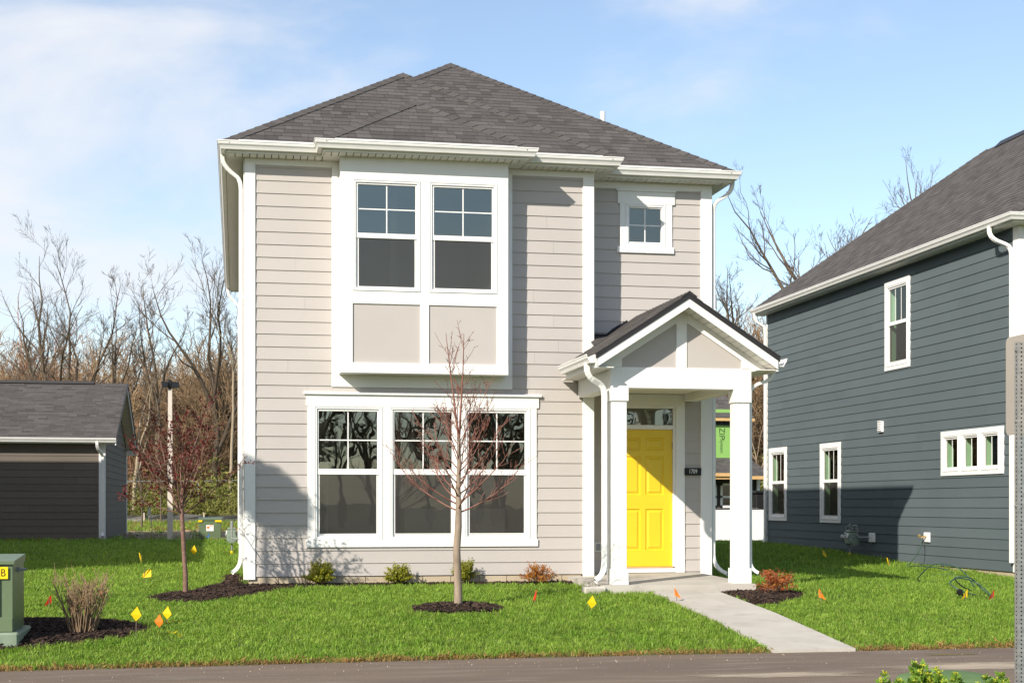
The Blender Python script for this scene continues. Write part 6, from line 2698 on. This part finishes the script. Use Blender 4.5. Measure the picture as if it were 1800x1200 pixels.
link('bud', np_mesh('buds', V, F, TANBUD, smooth=False), DS, wmat(DS))

# ---- mustard plants on the near verge
def mustard(seed, h):
    rng = np.random.default_rng(seed)
    st, lf, bd = [], [], []
    for k in range(3):
        d = nrm(np.array([rng.normal(0, .13), rng.normal(0, .13), 1]))
        L = h * (1 if k == 0 else rng.uniform(.7, .95))
        P, _ = walk_branch(rng, rng.normal(0, .02, 3) * [1, 1, 0], d, L, 8, .05, .04)
        st.append((P, np.linspace(.011, .006, 8)))
        for j in range(26):
            f = rng.uniform(.25, .98) * 7
            i = min(int(f), 6)
            lf.append(P[i] + (P[i + 1] - P[i]) * (f - i))
        tips_ = [P[-1]]
        for q in range(2):
            B, _ = walk_branch(rng, P[5], side_dir(rng, d, .5), L * .2, 4, .06, .08)
            st.append((B, np.linspace(.006, .004, 4)))
            tips_.append(B[-1])
            lf += [B[1], B[2], B[3]]
        for tp in tips_:
            for q in range(26):
                o = rng.normal(0, 1, 3)
                o = nrm(o) * rng.uniform(.3, 1) * np.array([.036, .036, .030])
                bd.append(tp + o)
    V, F = tubes_np(pk(st), 5)
    me1 = np_mesh('stem', V, F, WEEDL)
    V, F = leaf_cloud(rng, np.array(lf), .095, 4, .01)
    me2 = np_mesh('leaves', V, F, WEEDL, smooth=False)
    V, F = leaf_cloud(rng, np.array(bd), .026, 2, .006)
    me3 = np_mesh('buds', V, F, WEEDB, smooth=False)
    return me1, me2, me3


mus = [mustard(800 + k, 1.0) for k in range(4)]
mpl = [(1552, 1181, 'mustard plant leaning out at the left end of the row by the road'), (1583, 1189, 'low mustard plant second from the left in the row by the road'), (1604, 1168, 'mustard plant with a bent budding stalk left of the tallest one'),
       (1629, 1167, 'tallest mustard plant with a budding head against the asphalt'), (1651, 1174, 'mustard plant just right of the tallest one'), (1700, 1180, 'mustard plant in front of the left side of the green utility cover'),
       (1719, 1186, 'mustard plant in front of the middle of the green utility cover'), (1761, 1185, 'mustard plant in front of the right side of the green utility cover'), (1778, 1194, 'short mustard plant beside the sign post'),
       (1672, 1197, 'lowest mustard plant between the tallest one and the green utility cover'), (1566, 1199, 'short mustard plant at the left end behind the leaning one'),
       (1594, 1196, 'short mustard plant at the foot of the bent budding stalk'), (1617, 1190, 'mustard plant crowded against the left side of the tallest one'), (1640, 1188, 'leafy mustard plant crowded against the right side of the tallest one'),
       (1690, 1192, 'small mustard plant at the left rim of the green utility cover'), (1736, 1194, 'small mustard plant low in front of the green utility cover, right of its middle')]
for k, (px, py, lab) in enumerate(mpl):
    Y = -12.75 + .06 * (k % 3)
    s_, c_ = math.sin(PSI), math.cos(PSI)
    D = (Y - CAM.y) / (c_ - s_ * (px - 900) / 2600)
    x = CAM.x + D * (s_ + c_ * (px - 900) / 2600)
    ztip = CAM.z + (887 - py) * D / 2600
    z0 = Gs(x, Y)
    t = thing('mustard_plant', lab, 'plant', (x, Y, z0), 'mustard plants beside the road', k * 1.3)
    W = wmat(t) @ Matrix.Diagonal((1, 1, (ztip - z0) / 1.0, 1))
    hs = ztip - z0
    W = wmat(t) @ Matrix.Diagonal((hs, hs, hs, 1))
    for nm, me in zip(('stem', 'leaf', 'bud'), mus[k % 4]):
        if nm == 'stem':
            link(nm, me, t, W)
        else:
            link(nm, me, t, W)

# ---- added unseen tree, crown stretched along the sun to shade the house corner
ST = thing('added_shade_tree', 'added tree out of view, its leafy crown shaped to shade the house corner', 'tree', (-4.95, -5.25, -.3))
m1 = MB()
m1.tube([(-4.95, -5.25, -.3), (-4.96, -5.25, 2.5), (-4.95, -5.25, 5.4)], [.07, .055, .03], 8)
m1.build('trunk', BARK, ST)
rng = np.random.default_rng(61)
c = rng.normal(0, 1, (2600, 3))
c = c / np.linalg.norm(c, axis=1, keepdims=True) * rng.uniform(.15, 1, (2600, 1)) ** .5 * np.array([.44, .44, .36]) + np.array([-4.92, -5.25, 5.72])
c = np.concatenate([c[:1500], c[1500:] + np.array([-.75, -.75, .62]), c[:900] + np.array([-.38, -.38, .31])])
V, F = leaf_cloud(rng, c, .09, 1, .02)
link('crown', np_mesh('crown', V, F, BOXL, smooth=False), ST)

# ------------------------------------------------------------------ lawn
def tuft(seed, nb, h, w, rad, mat):
    rng = np.random.default_rng(seed)
    vs, fs = [], []
    for k in range(nb):
        a, r_ = rng.uniform(0, 6.28), rad * math.sqrt(rng.uniform(0, 1))
        b = np.array([math.cos(a) * r_, math.sin(a) * r_, -.01])
        az = rng.uniform(0, 6.28)
        ln = rng.uniform(.15, .85)
        d = np.array([math.cos(az), math.sin(az), 0])
        s = np.array([-d[1], d[0], 0]) * w * rng.uniform(.7, 1.2)
        hh = h * rng.uniform(.55, 1.15)
        m_ = b + d * hh * ln * .3 + np.array([0, 0, hh * .6])
        t = b + d * hh * ln + np.array([0, 0, hh * (1.0 - .25 * ln)])
        o = len(vs)
        vs += [b - s, b + s, m_ + s * .8, m_ - s * .8, t]
        fs += [(o, o + 1, o + 2, o + 3), (o + 3, o + 2, o + 4)]
    me = bpy.data.meshes.new('tuft')
    me.from_pydata([tuple(v) for v in vs], [], fs)
    me.materials.append(mat)
    me.update()
    return me


rng = np.random.default_rng(90)


def lawn_points(n_, xa, xb, ya, yb):
    X, Y = rng.uniform(xa, xb, n_), rng.uniform(ya, yb, n_)
    ok = Y > road_edge(X) - .03
    ok &= ~((X > 5.265) & (X < 6.185) & (Y < -1.9))
    ok &= ~((X > 4.58) & (X < 6.76) & (Y > -2.01) & (Y < .6))
    ok &= ~((X > -.0) & (X < 6.95) & (Y > -.0) & (Y < 13.1))
    ok &= ~((X > 12.58) & (Y > 1.6) & (Y < 13.4))
    ok &= ~((X > -13) & (X < -3.38) & (Y > 17.98) & (Y < 25.5))
    ok &= ~((X > 4.5) & (Y > 14.9))
    ok &= ~in_bed(X, Y)
    D = math.sin(PSI) * (X - CAM.x) + math.cos(PSI) * (Y - CAM.y)
    L_ = math.cos(PSI) * (X - CAM.x) - math.sin(PSI) * (Y - CAM.y)
    px = 900 + 2600 * L_ / D
    ok &= (px > -900) & (px < 2700) & (D > 4)
    return X[ok], Y[ok], D[ok]


GP, GSc = [], []
for (dn, xa, xb, ya, yb, dlo, dhi, sc) in ((560, -9, 15, -7.4, -1, 0, 19.2, 1.0), (330, -8, 18, -5, 8, 19.2, 25, 1.25), (150, -8, 13, 2, 21, 25, 37, 1.7), (34, -12, 3, 14, 40, 37, 58, 2.4), (14, -16, 3, 34, 52, 58, 73, 3.4)):
    X, Y, D = lawn_points(int(dn * (xb - xa) * (yb - ya)), xa, xb, ya, yb)
    m_ = (D >= dlo) & (D < dhi)
    X, Y = X[m_], Y[m_]
    if dlo >= 25:
        q = np.hypot((X + 1.2) / 4.0, (Y - 25.2) / 8.6)
        k_ = rng.uniform(0, 1, len(X)) < np.clip((q - .72) * 2.6, .05, 1)
        X, Y = X[k_], Y[k_]
    GP.append(np.stack([X, Y, G(X, Y)], 1))
    GSc.append(rng.uniform(.65, 1.2, len(X)) * sc * (1 + .16 * np.sin(X * 5.1 + 1.7 * np.sin(Y * 3.7)) * np.sin(Y * 6.3 + 1.3 * np.sin(X * 4.1))))
GP, GSc = np.concatenate(GP), np.concatenate(GSc)
near = GP[:, 1] - road_edge(GP[:, 0])
far_dry = (GP[:, 1] > 17) & (rng.uniform(0, 1, len(GP)) < .40)
dry = (near < .20) & (rng.uniform(0, 1, len(GP)) < .75 - near * 5.0)
dry |= far_dry
tufts = [tuft(900 + k, 11, .062, .0036, .052, GRASS) for k in range(6)]


def scat_grass(name, P, S, kinds, tilt=.22):
    n_ = len(P)
    scatter(name, P, np.stack([rng.normal(0, tilt, n_), rng.normal(0, tilt, n_), rng.uniform(0, 6.28, n_)], 1), S, rng.integers(0, len(kinds), n_), kinds)


scat_grass('grass', GP[~dry], GSc[~dry], tufts)
dryt = [tuft(950 + k, 8, .055, .0042, .05, STRAW) for k in range(3)]
DPx = GP[dry]
scat_grass('dry_grass', DPx, GSc[dry], dryt, .6)
paint = [tuft(970 + k, 8, .05, .0042, .05, FLY) for k in range(2)]
pp = np.concatenate([rng.normal(0, .07, (16, 2)) + c for c in ((-1.30, .35), (-.86, -4.1), (-.75, -4.95))])
scat_grass('painted_grass', np.stack([pp[:, 0], pp[:, 1], G(pp[:, 0], pp[:, 1])], 1), rng.uniform(.6, 1.0, len(pp)), paint, .4)
ex = rng.uniform(-4, 10, 1500)
ey = road_edge(ex) + rng.uniform(-.04, .04, 1500)
keep = ~((ex > 5.2) & (ex < 6.25))
scat_grass('dry_grass', np.stack([ex, ey, np.full(1500, -.445)], 1)[keep], rng.uniform(.5, 1.0, keep.sum()), dryt, .6)
# yellowed rims round the mulch ring and beds
X, Y, D = lawn_points(9000, -2, 4, -5.5, -2.3)
rm = edge_dist(BEDS['ring'], X, Y) < .09
rm |= (edge_dist(BEDS['utility'], X, Y) < .07)
rm &= rng.uniform(0, 1, len(X)) < .5
scat_grass('dry_grass', np.stack([X, Y, G(X, Y)], 1)[rm], rng.uniform(.5, .9, rm.sum()), dryt, .5)
# grass leaning over the walk edge comes from the lawn itself; fallen leaves on the far grass
n_ = 260
lx, ly = rng.uniform(-8, 1, n_), rng.uniform(19, 48, n_)
q = MB()
q.add([(-.5, -.3, 0), (.5, -.25, .1), (.45, .3, 0), (-.4, .3, .12)], [(0, 1, 2, 3)])
o = q.build('lf', LEAFDRY)
lm = o.data
bpy.data.objects.remove(o)
scatter('fallen_leaves', np.stack([lx, ly, G(lx, ly) + .04], 1), rng.uniform(-.5, .5, (n_, 3)), rng.uniform(.06, .14, n_), np.zeros(n_), [lm])
